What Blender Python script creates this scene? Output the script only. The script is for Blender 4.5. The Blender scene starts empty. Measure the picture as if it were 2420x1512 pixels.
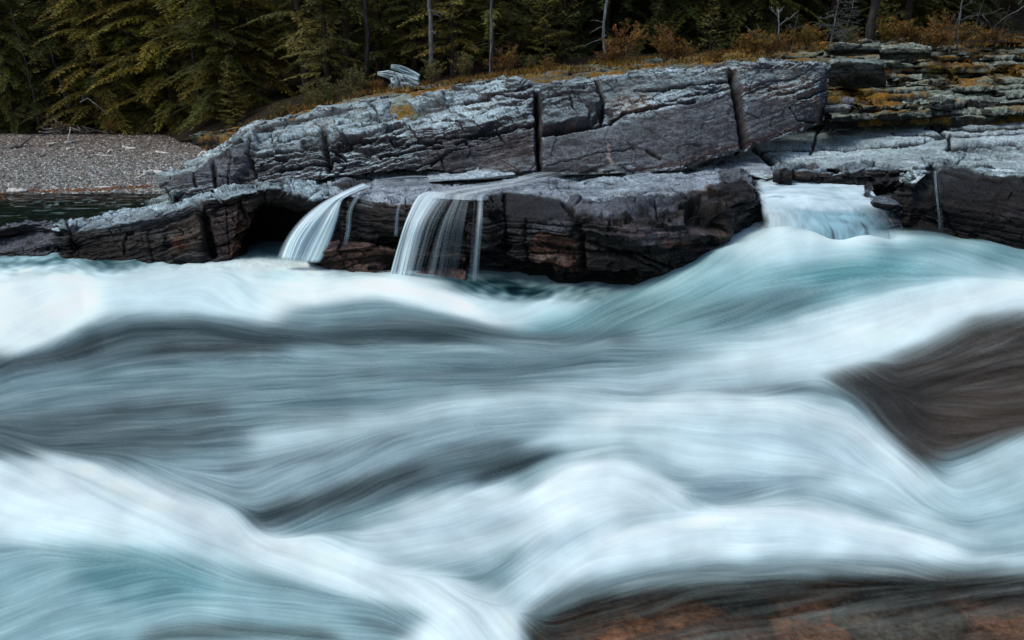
import bpy, math, random
import numpy as np
R = math.radians
scene = bpy.context.scene
COL = scene.collection
rng = np.random.default_rng(7)
random.seed(7)
f32 = np.float32

# ------------------------------------------------------------------ survey frame
# every rock edge was surveyed as (bearing column, elevation row, distance OR height) in a 2419 x 1512 chart
F = 28.0 / 36.0 * 2419.0
CX, CY = 1209.5, 756.0
CAMZ = 2.5
PITCH = math.atan(606.0 / F)
SP, CP = math.sin(PITCH), math.cos(PITCH)

def ray(px, py):
    x = (np.asarray(px, float) - CX) / F
    u = -(np.asarray(py, float) - CY) / F
    return x, CP + u * SP, -SP + u * CP

def Pd(px, py, d):
    x, y, z = ray(px, py)
    t = np.asarray(d, float) / y
    return np.stack([x * t, y * t, CAMZ + z * t], -1)

def Pz(px, py, zz):
    x, y, z = ray(px, py)
    t = (np.asarray(zz, float) - CAMZ) / z
    return np.stack([x * t, y * t, CAMZ + z * t], -1)

def at(p):
    return Pd(p[0], p[1], p[2]) if p[2] > 5 else Pz(p[0], p[1], p[2])

def chart(P):
    X, Y, Z = P[..., 0], P[..., 1], P[..., 2] - CAMZ
    fw = Y * CP - Z * SP
    up = Y * SP + Z * CP
    fw = np.maximum(fw, 0.3)
    return CX + F * X / fw, CY - F * up / fw

def s2l(c):
    c = np.asarray(c, float) / 255.0
    return np.where(c <= 0.04045, c / 12.92, ((c + 0.055) / 1.055) ** 2.4)

# ------------------------------------------------------------------ noise
_perm = np.random.default_rng(3).permutation(256).astype(np.int32)
_perm = np.concatenate([_perm, _perm, _perm])
_g = np.random.default_rng(4).normal(size=(256, 3)); _g /= np.linalg.norm(_g, axis=1)[:, None]

def noise3(x, y, z):
    x = np.asarray(x, float); y = np.asarray(y, float); z = np.asarray(z, float)
    x, y, z = np.broadcast_arrays(x, y, z)
    xi = np.floor(x).astype(np.int64); yi = np.floor(y).astype(np.int64); zi = np.floor(z).astype(np.int64)
    xf, yf, zf = x - xi, y - yi, z - zi
    xi &= 255; yi &= 255; zi &= 255
    u = xf * xf * (3 - 2 * xf); v = yf * yf * (3 - 2 * yf); w = zf * zf * (3 - 2 * zf)
    out = 0
    for a in (0, 1):
        for b in (0, 1):
            for c in (0, 1):
                h = _perm[(_perm[(_perm[(xi + a) & 255] + yi + b) & 255] + zi + c) & 255]
                g = _g[h]
                d = g[..., 0] * (xf - a) + g[..., 1] * (yf - b) + g[..., 2] * (zf - c)
                out = out + d * (u if a else 1 - u) * (v if b else 1 - v) * (w if c else 1 - w)
    return out * 1.6

def fbm(P, s, octv=4, seed=0.0, st=(1, 1, 1)):
    o, a, t = 0, 1.0, 0
    for k in range(octv):
        o = o + a * noise3(P[..., 0] * s * st[0] + seed + 13.7 * k, P[..., 1] * s * st[1] + seed * 1.7, P[..., 2] * s * st[2] + 5.1 * k)
        t += a; a *= 0.5; s *= 2.03
    return o / t * 1.3

def hsh(*a):
    v = 0
    for k, q in zip((12.9898, 78.233, 37.719, 93.11), a):
        v = v + np.asarray(q, float) * k
    return (np.sin(v) * 43758.5453) % 1.0

def sstep(a, b, x):
    t = np.clip((x - a) / (b - a), 0, 1)
    return t * t * (3 - 2 * t)

def segdist(px, py, poly):
    d = np.full(px.shape, 1e9)
    for (x0, y0), (x1, y1) in zip(poly[:-1], poly[1:]):
        dx, dy = x1 - x0, y1 - y0
        L = dx * dx + dy * dy + 1e-9
        t = np.clip(((px - x0) * dx + (py - y0) * dy) / L, 0, 1)
        d = np.minimum(d, np.hypot(px - x0 - t * dx, py - y0 - t * dy))
    return d

def inside(px, py, poly):
    c = np.zeros(px.shape, bool)
    n = len(poly)
    for i in range(n):
        x0, y0 = poly[i]; x1, y1 = poly[(i + 1) % n]
        if y0 == y1: continue
        m = ((y0 > py) != (y1 > py)) & (px < (x1 - x0) * (py - y0) / (y1 - y0) + x0)
        c ^= m
    return c

def mask(px, py, kind, poly, r=0, soft=10):
    """line: band of radius r; area: filled outline; both feathered by soft"""
    if kind == 'l':
        d = segdist(px, py, poly) - r
    else:
        d = segdist(px, py, list(poly) + [poly[0]])
        d = np.where(inside(px, py, poly), -d, d) - r
    return sstep(soft, -soft, d)

# ------------------------------------------------------------------ materials
def mat(name):
    m = bpy.data.materials.new(name); m.use_nodes = True
    nt = m.node_tree; nt.nodes.clear()
    return m, nt

def nd(nt, t, **kw):
    n = nt.nodes.new(t)
    for k, v in kw.items():
        if k.startswith('i_'):
            n.inputs[k[2:].replace('_', ' ')].default_value = v
        else:
            setattr(n, k, v)
    return n

def mapped_noise(nt, scale, detail=5, rough=0.6, st=(1, 1, 1), coord='Object'):
    tc = nd(nt, 'ShaderNodeTexCoord'); mp = nd(nt, 'ShaderNodeMapping')
    mp.inputs['Scale'].default_value = st
    nt.links.new(tc.outputs[coord], mp.inputs['Vector'])
    n = nd(nt, 'ShaderNodeTexNoise'); n.inputs['Scale'].default_value = scale
    n.inputs['Detail'].default_value = detail; n.inputs['Roughness'].default_value = rough
    nt.links.new(mp.outputs[0], n.inputs['Vector'])
    return n

def ramp(nt, fac, stops):
    r = nd(nt, 'ShaderNodeValToRGB')
    e = r.color_ramp.elements
    while len(e) > 1: e.remove(e[-1])
    for i, (p, c) in enumerate(stops):
        q = e[0] if i == 0 else e.new(p)
        q.position = p; q.color = (*c, 1) if len(c) == 3 else c
    nt.links.new(fac, r.inputs[0])
    return r

def mulc(nt, a, b, fac=1.0):
    m = nd(nt, 'ShaderNodeMix'); m.data_type = 'RGBA'; m.blend_type = 'MULTIPLY'
    m.inputs[0].default_value = fac
    nt.links.new(a, m.inputs[6]); nt.links.new(b, m.inputs[7])
    return m.outputs[2]

def attr_material(name, rough=0.5, noise_scale=40, lo=0.6, hi=1.35, bump=0.3, bscale=60, bdist=0.01, spec=0.5, st=(1, 1, 1), randomise=False):
    m, nt = mat(name)
    out = nd(nt, 'ShaderNodeOutputMaterial'); b = nd(nt, 'ShaderNodeBsdfPrincipled')
    a = nd(nt, 'ShaderNodeAttribute'); a.attribute_name = 'Col'
    n = mapped_noise(nt, noise_scale, 6, 0.7, st)
    r = ramp(nt, n.outputs[0], [(0.36, (lo,) * 3), (0.5, (.92,) * 3), (0.64, (hi,) * 3)])
    c = mulc(nt, a.outputs['Color'], r.outputs[0])
    if randomise:
        oi = nd(nt, 'ShaderNodeObjectInfo')
        rr = ramp(nt, oi.outputs['Random'], [(0, (0.62, 0.75, 0.75)), (0.5, (1, 1, 1)), (1, (1.22, 1.14, 0.95))])
        c = mulc(nt, c, rr.outputs[0])
    nt.links.new(c, b.inputs['Base Color'])
    if isinstance(rough, tuple):
        n2 = mapped_noise(nt, noise_scale * 0.3, 4, 0.6)
        r2 = ramp(nt, n2.outputs[0], [(0.35, (rough[0],) * 3), (0.65, (rough[1],) * 3)])
        nt.links.new(r2.outputs[0], b.inputs['Roughness'])
    else:
        b.inputs['Roughness'].default_value = rough
    b.inputs['Specular IOR Level'].default_value = spec
    if bump:
        n3 = mapped_noise(nt, bscale, 8, 0.75, st)
        bp = nd(nt, 'ShaderNodeBump'); bp.inputs['Strength'].default_value = bump; bp.inputs['Distance'].default_value = bdist
        nt.links.new(n3.outputs[0], bp.inputs['Height']); nt.links.new(bp.outputs[0], b.inputs['Normal'])
    nt.links.new(b.outputs[0], out.inputs[0])
    return m

M = {}
M['wet_rock'] = attr_material('wet_rock', (0.22, 0.6), 24, 0.4, 1.5, 0.9, 34, 0.03, 0.24)
M['dry_rock'] = attr_material('dry_rock', (0.5, 0.85), 30, 0.4, 1.5, 0.9, 40, 0.03, 0.35)
M['moss'] = attr_material('moss_rock', 0.9, 30, 0.45, 1.6, 0.9, 60, 0.03, 0.2)
M['gravel'] = attr_material('gravel', 0.85, 60, 0.5, 1.4, 0.8, 90, 0.02, 0.2)
M['needles'] = attr_material('needles', 0.65, 6, 0.75, 1.25, 0, spec=0.25, randomise=True)
M['shrub_leaf'] = attr_material('shrub_leaf', 0.7, 6, 0.75, 1.25, 0, spec=0.2, randomise=False)
M['bark'] = attr_material('bark', 0.9, 14, 0.45, 1.6, 0.8, 30, 0.01, 0.15, st=(1, 1, 0.25))
M['driftwood'] = attr_material('driftwood', 0.75, 12, 0.5, 1.4, 0.8, 25, 0.01, 0.25, st=(0.3, 1, 1))

def water_material(name, rough=0.3, spec=0.5):
    m, nt = mat(name)
    out = nd(nt, 'ShaderNodeOutputMaterial'); b = nd(nt, 'ShaderNodeBsdfPrincipled')
    a = nd(nt, 'ShaderNodeAttribute'); a.attribute_name = 'Col'
    nt.links.new(a.outputs['Color'], b.inputs['Base Color'])
    b.inputs['Roughness'].default_value = rough; b.inputs['IOR'].default_value = 1.33
    b.inputs['Specular IOR Level'].default_value = spec
    t = nd(nt, 'ShaderNodeBsdfTransparent'); mx = nd(nt, 'ShaderNodeMixShader')
    nt.links.new(a.outputs['Alpha'], mx.inputs[0]); nt.links.new(t.outputs[0], mx.inputs[1]); nt.links.new(b.outputs[0], mx.inputs[2])
    nt.links.new(mx.outputs[0], out.inputs[0])
    return m
M['river'] = water_material('river_water', 0.42, 0.14)
M['pool'] = water_material('pool_water', 0.10, 0.5)
M['fall'] = water_material('falling_water', 0.5, 0.2)

# ------------------------------------------------------------------ mesh helpers
def link(o, parent=None):
    COL.objects.link(o)
    if parent is not None: o.parent = parent
    return o

def tag(o, label=None, cat=None, group=None, kind=None):
    if label: o['label'] = label
    if cat: o['category'] = cat
    if group: o['group'] = group
    if kind: o['kind'] = kind
    return o

def setcol(me, col):
    ca = me.color_attributes.new('Col', 'FLOAT_COLOR', 'POINT')
    c = np.ones((len(me.vertices), 4), f32); col = np.asarray(col, f32); c[:, :col.shape[1]] = col
    ca.data.foreach_set('color', c.ravel())

def raw_mesh(name, V, faces_flat, loop_tot, material, col=None, smooth=False, parent=None):
    me = bpy.data.meshes.new(name)
    V = np.ascontiguousarray(V, f32).reshape(-1, 3)
    me.vertices.add(len(V)); me.vertices.foreach_set('co', V.ravel())
    fl = np.ascontiguousarray(faces_flat, np.int32).ravel()
    n = len(fl) // loop_tot
    me.loops.add(len(fl)); me.loops.foreach_set('vertex_index', fl)
    me.polygons.add(n)
    me.polygons.foreach_set('loop_start', np.arange(0, len(fl), loop_tot, dtype=np.int32))
    me.polygons.foreach_set('loop_total', np.full(n, loop_tot, np.int32))
    if smooth: me.polygons.foreach_set('use_smooth', np.ones(n, bool))
    me.update(calc_edges=True)
    if col is not None: setcol(me, col)
    me.materials.append(material)
    return link(bpy.data.objects.new(name, me), parent)

def grid_mesh(name, P, material, col, smooth=True, origin=None):
    nv, nu = P.shape[:2]
    i = np.arange(nv * nu).reshape(nv, nu)
    q = np.stack([i[:-1, :-1], i[:-1, 1:], i[1:, 1:], i[1:, :-1]], -1).reshape(-1, 4)
    o = np.array(origin if origin is not None else P.reshape(-1, 3).mean(0))
    ob = raw_mesh(name, P - o, q, 4, material, col.reshape(nv * nu, -1), smooth)
    ob.location = o
    return ob

def gnormal(P):
    du = np.gradient(P, axis=1); dv = np.gradient(P, axis=0)
    n = np.cross(du, dv)
    n /= np.linalg.norm(n, axis=-1)[..., None] + 1e-12
    # face the open river / the sky
    s = np.sign(n[..., 2].mean() - 0.8 * n[..., 1].mean())
    return n * (s if s != 0 else 1)

def loft(stations, sp=1.5, rows_sp=None, spline=False):
    """stations: list of rows of surveyed points, left to right -> dense grid of world points"""
    S = np.array([[at(p) for p in st] for st in stations])           # ns,k,3
    cx, cy = chart(S)
    lu = np.hypot(np.diff(cx, axis=0), np.diff(cy, axis=0)).max(1)
    # row lengths: use world length too so surfaces seen edge-on still get rows
    lv = np.hypot(np.diff(cx, axis=1), np.diff(cy, axis=1)).mean(0)
    lw = np.linalg.norm(np.diff(S, axis=1), axis=2).mean(0) * 45
    lv = np.maximum(lv, lw)
    nu = np.maximum(2, (lu / sp).astype(int)); nvv = np.maximum(2, (lv / (rows_sp or sp)).astype(int))
    tu = np.concatenate([np.linspace(i, i + 1, n, endpoint=False) for i, n in enumerate(nu)] + [[len(nu)]])
    tv = np.concatenate([np.linspace(i, i + 1, n, endpoint=False) for i, n in enumerate(nvv)] + [[len(nvv)]])
    def interp(A, t, ax):
        A = np.moveaxis(A, ax, 0)
        i = np.clip(np.floor(t).astype(int), 0, A.shape[0] - 2); f = (t - i)
        f = f[:, None, None]
        if spline:
            i0 = np.clip(i - 1, 0, A.shape[0] - 1); i3 = np.clip(i + 2, 0, A.shape[0] - 1)
            p0, p1, p2, p3 = A[i0], A[i], A[i + 1], A[i3]
            r = 0.5 * (2 * p1 + (p2 - p0) * f + (2 * p0 - 5 * p1 + 4 * p2 - p3) * f ** 2 + (3 * p1 - p0 - 3 * p2 + p3) * f ** 3)
        else:
            r = A[i] * (1 - f) + A[i + 1] * f
        return np.moveaxis(r, 0, ax)
    G = interp(S, tu, 0)
    G = interp(G, tv, 1)
    G = np.moveaxis(G, 1, 0).copy()                                   # nv,nu,3
    return G, np.broadcast_to(tv[:, None], G.shape[:2]), np.broadcast_to(tu[None], G.shape[:2])

def blur2(A, k):
    for ax in (0, 1):
        for _ in range(2):
            c = np.cumsum(np.pad(A, [(k + 1, k) if i == ax else (0, 0) for i in range(A.ndim)], mode='edge'), axis=ax)
            sl1 = [slice(None)] * A.ndim; sl0 = [slice(None)] * A.ndim
            sl1[ax] = slice(2 * k + 1, None); sl0[ax] = slice(0, -(2 * k + 1))
            A = (c[tuple(sl1)] - c[tuple(sl0)]) / (2 * k + 1)
    return A

# ------------------------------------------------------------------ rock
def strata(P, amp, tilt=7.0, tilty=0.0, scales=((0.26, 1.1, 0.045, 0.05), (0.10, 0.5, 0.026, 0.026), (0.038, 0.24, 0.011, 0.013)), seed=0.0, warp=0.06):
    X, Y, Z = P[..., 0], P[..., 1], P[..., 2]
    wv = fbm(P, 0.9, 3, seed) * warp + fbm(P, 4.0, 2, seed + 9) * warp * 0.22
    ca, sa = math.cos(R(tilt)), math.sin(R(tilt))
    b = Z * ca - X * sa + tilty * Y + wv
    a = X * ca + Z * 0.35 + 0.4 * Y + fbm(P, 1.4, 3, seed + 4) * 0.25
    disp = 0; crack = np.zeros(X.shape)
    for k, (th, L, A, C) in enumerate(scales):
        q = b / th; q = q + 0.3 * np.sin(q * 1.7 + k) + 0.25 * np.sin(q * 0.61 + 2 * k)
        lay = np.floor(q); fr = q - lay
        ja = a / L * (0.6 + 0.8 * hsh(lay, 3 + k + seed)) + hsh(lay, 7 + k + seed) * 19
        blk = np.floor(ja); fj = ja - blk
        off = (hsh(lay, blk, 1 + k + seed) - 0.5) * 2 * A * 0.8 + (hsh(lay, 11 + k + seed) - 0.5) * 2 * A * 0.7
        eb = np.minimum(fr, 1 - fr) * th; ej = np.minimum(fj, 1 - fj) * L
        vis = (hsh(lay, blk + 5, k + seed) > 0.68)
        w = th * 0.09 + 0.004
        vb = 0.25 + 0.75 * sstep(-0.25, 0.25, noise3(X * 0.9 + lay * 3.1, Y * 0.9, lay * 1.7 + seed))
        ck = np.maximum(np.exp(-(eb / w) ** 2) * vb, vis * np.exp(-(ej / (w * 0.8)) ** 2))
        disp = disp + off - C * ck
        crack = np.maximum(crack, ck * min(1.0, 0.40 + th * 2.5))
    return disp * amp, crack * np.clip(amp, 0, 1)

def facets(P, s, seed):
    """angular chipped faces: every cell of a broken-up volume is its own tilted plane"""
    q = np.stack([P[..., 0] * s, P[..., 1] * s, P[..., 2] * s * 1.9], -1) + .35 * np.stack([noise3(P[..., 0] * s * .8, P[..., 1] * s * .8, P[..., 2] * s + seed), noise3(P[..., 1] * s * .8, P[..., 2] * s * .8, P[..., 0] * s + seed), 0 * P[..., 0]], -1)
    b = np.floor(q); best = np.full(P.shape[:2], 9.); sec = best.copy(); out = np.zeros(P.shape[:2])
    for i in (-1, 0, 1):
        for j in (-1, 0, 1):
            for k in (-1, 0, 1):
                c = b + (i, j, k); a0, a1, a2 = c[..., 0], c[..., 1] + seed * 3.3, c[..., 2] + seed
                dx = c[..., 0] + hsh(a0, a1, a2) - q[..., 0]; dy = c[..., 1] + hsh(a1, a2, a0) - q[..., 1]; dz = c[..., 2] + hsh(a2, a0, a1) - q[..., 2]
                d = dx * dx + dy * dy + dz * dz
                v = hsh(a0, a2, a1) - .5 + 1.1 * ((hsh(a1, a0, a2) - .5) * dx + (hsh(a2, a1, a0) - .5) * dy + (hsh(a0 + 7, a1, a2) - .5) * dz)
                nb = d < best
                sec = np.where(nb, best, np.minimum(sec, d)); out = np.where(nb, v, out); best = np.where(nb, d, best)
    return out, np.sqrt(sec) - np.sqrt(best)

def rock_grid(stations, sp=1.5, amp=1.0, tilt=7.0, seed=0.0, cracks=(), pushes=(), amps=(), lump=0.06, fine=0.012, chip=1.0, crack_w=1.0, scales=None, flip=False, tilty=0.0, rows_sp=None):
    P, tv, tu = loft(stations, sp, rows_sp)
    px, py = chart(P)
    N = blur2(gnormal(P), 6); N /= np.linalg.norm(N, axis=-1)[..., None] + 1e-9
    am = np.full(px.shape, float(amp))
    wx = px + 9 * noise3(px * 0.03, py * 0.06, seed); wy = py + 5 * noise3(px * 0.03, py * 0.06, seed + 5)
    for (k, poly, r, soft, v) in amps:
        m = mask(wx, wy, k, poly, r, soft); am = am * (1 - m) + v * m
    kw = {} if scales is None else {'scales': scales}
    ds, cr = strata(P, am, tilt=tilt, seed=seed, tilty=tilty, **kw)
    P2 = P + N * (ds + lump * fbm(P, 1.3, 4, seed + 2) + fine * fbm(P, 11, 4, seed + 3))[..., None]
    for (fs, fa, fw) in ((1.9, .085, .05), (5.5, .034, .06)):
        fv, fe = facets(P, fs, seed + fs); ka = chip * np.clip(am, .22, 1)
        P2 = P2 + N * (fa * fv * ka)[..., None]
        ce = np.exp(-(fe / fw) ** 2) * (.65 if fs < 3 else .35) * np.clip(ka, 0, 1) * sstep(-.3, .3, noise3(P[..., 0] * 1.3, P[..., 1] * 1.3, P[..., 2] * 2 + seed))
        P2 = P2 - N * (.012 * ce)[..., None]; cr = np.maximum(cr, ce * .8)
    for (poly, w, depth) in cracks:
        j = 3.0 * noise3(px * 0.05, py * 0.05, seed + 20) + 1.5 * noise3(px * 0.2, py * 0.2, seed + 21)
        d = segdist(px + j, py + j, poly)
        g = np.exp(-(d / (w * crack_w)) ** 2)
        P2 = P2 - N * (depth * g)[..., None]
        cr = np.maximum(cr, g * min(1, depth * 18 * crack_w))
    for (k, poly, r, soft, v) in pushes:                              # v: metres outward
        m = mask(wx, wy, k, poly, r, soft)
        P2 = P2 + N * (v * m)[..., None]
    return P2, cr, px, py, tv, tu

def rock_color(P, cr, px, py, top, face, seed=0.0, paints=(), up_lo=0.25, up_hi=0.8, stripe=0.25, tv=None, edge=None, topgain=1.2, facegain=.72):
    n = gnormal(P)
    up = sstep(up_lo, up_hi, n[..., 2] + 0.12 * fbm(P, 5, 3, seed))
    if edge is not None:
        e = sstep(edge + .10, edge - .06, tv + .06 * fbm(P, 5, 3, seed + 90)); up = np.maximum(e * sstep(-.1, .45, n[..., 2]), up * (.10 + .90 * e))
    top = s2l(top) * topgain; face = s2l(face) * facegain  # gains paint sky-lit tops and occluded faces into the rock's own colours
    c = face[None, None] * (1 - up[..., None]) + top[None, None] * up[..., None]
    nz = fbm(P, 2.2, 5, seed + 30, (1, 1, 2.5))
    c = c * (1 + 0.55 * nz)[..., None].clip(0.35, 2)
    stv = fbm(P, 5.0, 3, seed + 40, (0.35, 0.35, 4))
    c = c * (1 + stripe * stv * (1.4 - up))[..., None].clip(0.3, 2.2)
    # rust and grey staining
    ru = sstep(0.15, 0.6, fbm(P, 1.1, 3, seed + 60))
    c = c * (1 + ru[..., None] * np.array([0.8, 0.15, -0.25])[None, None] * (1 - up[..., None]))
    sp = sstep(0.3, 0.55, fbm(P, 11, 3, seed + 70))
    c = c * (1 + 0.28 * sp)[..., None]
    pit = sstep(.25, .5, fbm(P, 7, 3, seed + 77, (1, 1, 2.2)) + .25 * fbm(P, 1.2, 2, seed + 3))
    c = c * (1 - .6 * pit)[..., None]
    big = fbm(P, .7, 3, seed + 81); c = c * (1 + .45 * big)[..., None].clip(.5, 1.6)
    wx = px + 12 * noise3(px * 0.03, py * 0.05, seed) + 4 * noise3(px * 0.12, py * 0.15, seed)
    wy = py + 8 * noise3(px * 0.03, py * 0.05, seed + 5) + 3 * noise3(px * 0.12, py * 0.15, seed + 5)
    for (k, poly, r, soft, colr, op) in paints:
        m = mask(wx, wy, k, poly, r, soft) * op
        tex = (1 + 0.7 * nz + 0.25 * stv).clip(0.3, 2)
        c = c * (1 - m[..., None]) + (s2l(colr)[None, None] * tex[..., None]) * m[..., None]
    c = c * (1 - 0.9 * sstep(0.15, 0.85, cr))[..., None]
    # recesses are coloured darker: compare with the smoothed surface
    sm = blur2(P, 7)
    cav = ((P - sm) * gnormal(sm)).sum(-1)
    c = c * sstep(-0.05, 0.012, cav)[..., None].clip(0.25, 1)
    return c.clip(0.002, 0.85)

def rock(name, stations, top, face, label, paints=(), material='wet_rock', **kw):
    up = {k: kw.pop(k) for k in ('up_lo', 'up_hi', 'stripe', 'edge', 'topgain', 'facegain') if k in kw}
    P, cr, px, py, tv, tu = rock_grid(stations, **kw)
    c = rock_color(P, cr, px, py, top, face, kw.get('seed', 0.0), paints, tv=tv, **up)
    o = grid_mesh(name, P, M[material], c, True)
    if label: tag(o, label, 'rock')
    return o

# ------------------------------------------------------------------ bedrock ledges
TOP_B = (128, 148, 158); TOP_G = (112, 118, 128); FACE = (48, 42, 42)

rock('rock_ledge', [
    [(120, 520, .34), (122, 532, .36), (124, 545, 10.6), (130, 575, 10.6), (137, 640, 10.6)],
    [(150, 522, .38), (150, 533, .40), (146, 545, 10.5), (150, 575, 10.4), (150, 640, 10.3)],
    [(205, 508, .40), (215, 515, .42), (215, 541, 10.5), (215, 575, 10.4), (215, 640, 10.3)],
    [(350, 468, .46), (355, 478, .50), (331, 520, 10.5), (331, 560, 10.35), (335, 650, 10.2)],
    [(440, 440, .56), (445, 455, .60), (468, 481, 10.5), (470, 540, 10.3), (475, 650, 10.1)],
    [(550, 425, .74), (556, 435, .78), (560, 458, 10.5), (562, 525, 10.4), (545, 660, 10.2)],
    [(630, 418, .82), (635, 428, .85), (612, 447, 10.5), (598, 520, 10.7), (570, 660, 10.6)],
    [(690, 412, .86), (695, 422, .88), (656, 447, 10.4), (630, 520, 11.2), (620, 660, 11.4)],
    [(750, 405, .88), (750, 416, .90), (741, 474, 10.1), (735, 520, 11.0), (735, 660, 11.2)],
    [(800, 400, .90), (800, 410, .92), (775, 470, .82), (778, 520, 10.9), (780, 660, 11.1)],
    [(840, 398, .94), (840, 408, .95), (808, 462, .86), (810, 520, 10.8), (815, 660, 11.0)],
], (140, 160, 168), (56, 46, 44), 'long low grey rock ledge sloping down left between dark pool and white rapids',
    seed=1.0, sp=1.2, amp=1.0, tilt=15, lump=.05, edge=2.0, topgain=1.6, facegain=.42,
    cracks=[([(470, 485), (485, 530), (500, 600)], 9, .16), ([(560, 470), (575, 520)], 2.5, .03), ([(530, 480), (540, 600)], 2, .03), ([(620, 440), (628, 470)], 3, .05),
            ([(160, 530), (172, 600)], 3, .06), ([(292, 545), (290, 600)], 2.5, .04), ([(200, 520), (420, 468), (560, 445)], 2, .05)],
    pushes=[('a', [(590, 580), (610, 520), (640, 490), (720, 510), (735, 620), (640, 640)], 0, 26, -.25), ('a', [(400, 560), (470, 560), (480, 620), (400, 610)], 0, 12, .09)],
    amps=[('a', [(180, 550), (380, 550), (380, 620), (180, 620)], 0, 15, .45)],
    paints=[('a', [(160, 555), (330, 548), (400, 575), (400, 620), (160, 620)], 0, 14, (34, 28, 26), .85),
            ('a', [(490, 500), (590, 490), (600, 545), (560, 600), (500, 605)], 0, 12, (98, 82, 80), .75),
            ('a', [(560, 530), (600, 520), (560, 610), (540, 605)], 0, 10, (96, 60, 42), .8),
            ('a', [(395, 520), (470, 510), (475, 600), (400, 600)], 0, 12, (88, 74, 66), .7),
            ('l', [(418, 565), (430, 585)], 8, 8, (110, 62, 38), .8),
            ('l', [(480, 490), (505, 605)], 9, 6, (14, 11, 10), .95),
            ('a', [(585, 600), (605, 520), (620, 465), (656, 450), (745, 490), (745, 640), (600, 640)], 0, 12, (26, 20, 19), .9),  # shade of the cave under the overhang, painted into the colour
            ('l', [(180, 540), (360, 512), (465, 482)], 12, 12, (92, 100, 108), .6),
            ('l', [(150, 538), (122, 600)], 10, 8, (52, 60, 66), .6)])

mid_st = [
    [(775, 402, .90), (775, 412, .92), (768, 470, .84), (790, 520, 10.7), (790, 560, 10.7), (790, 670, 10.8)],
    [(815, 400, .92), (815, 410, .94), (814, 455, 10.15), (812, 520, 10.1), (812, 560, 10.1), (812, 670, 10.2)],
    [(880, 396, .96), (880, 406, .97), (866, 468, .88), (870, 520, 9.75), (870, 570, 9.8), (870, 690, 9.9)],
    [(930, 393, .97), (930, 403, .98), (925, 474, .88), (925, 520, 9.6), (925, 570, 9.8), (925, 690, 10)],
    [(1000, 390, .98), (1000, 398, 1.0), (991, 470, .90), (985, 520, 9.5), (985, 570, 9.7), (985, 700, 9.9)],
    [(1130, 390, 1.0), (1130, 398, 1.02), (1141, 473, .92), (1141, 530, 9.35), (1141, 590, 9.5), (1141, 720, 9.7)],
    [(1200, 390, 1.0), (1200, 400, 1.0), (1188, 449, .99), (1200, 520, 9.48), (1200, 600, 9.4), (1200, 730, 9.5)],
    [(1280, 390, 1.0), (1280, 401, 1.0), (1272, 459, .98), (1275, 520, 9.25), (1275, 610, 9.2), (1272, 740, 9.4)],
    [(1350, 390, 1.0), (1350, 401, 1.0), (1333, 466, .96), (1340, 520, 9.05), (1345, 600, 9.05), (1345, 745, 9.3)],
    [(1440, 390, 1.0), (1440, 401, 1.0), (1431, 471, .95), (1440, 535, 8.75), (1445, 600, 8.9), (1445, 745, 9.2)],
    [(1520, 386, 1.01), (1520, 397, 1.02), (1506, 456, 1.0), (1520, 540, 8.7), (1520, 605, 8.8), (1510, 740, 9.1)],
    [(1630, 380, 1.02), (1630, 391, 1.03), (1616, 450, 1.0), (1630, 535, 8.9), (1630, 600, 9.0), (1620, 730, 9.2)],
    [(1700, 376, 1.04), (1700, 387, 1.05), (1695, 436, 1.03), (1705, 500, 9.2), (1702, 560, 9.3), (1700, 700, 9.4)],
    [(1742, 375, 1.04), (1742, 390, 1.06), (1752, 412, 1.04), (1762, 470, 9.7), (1755, 530, 9.8), (1750, 660, 9.9)],
    [(1750, 380, 1.0), (1755, 393, 1.04), (1788, 440, .97), (1792, 470, 10.1), (1790, 520, 10.3), (1785, 620, 10.4)],
    [(1752, 400, .6), (1762, 402, .9), (1792, 450, 10.9), (1794, 475, 11.0), (1792, 520, 11.2), (1790, 600, 11.3)],
]
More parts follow.
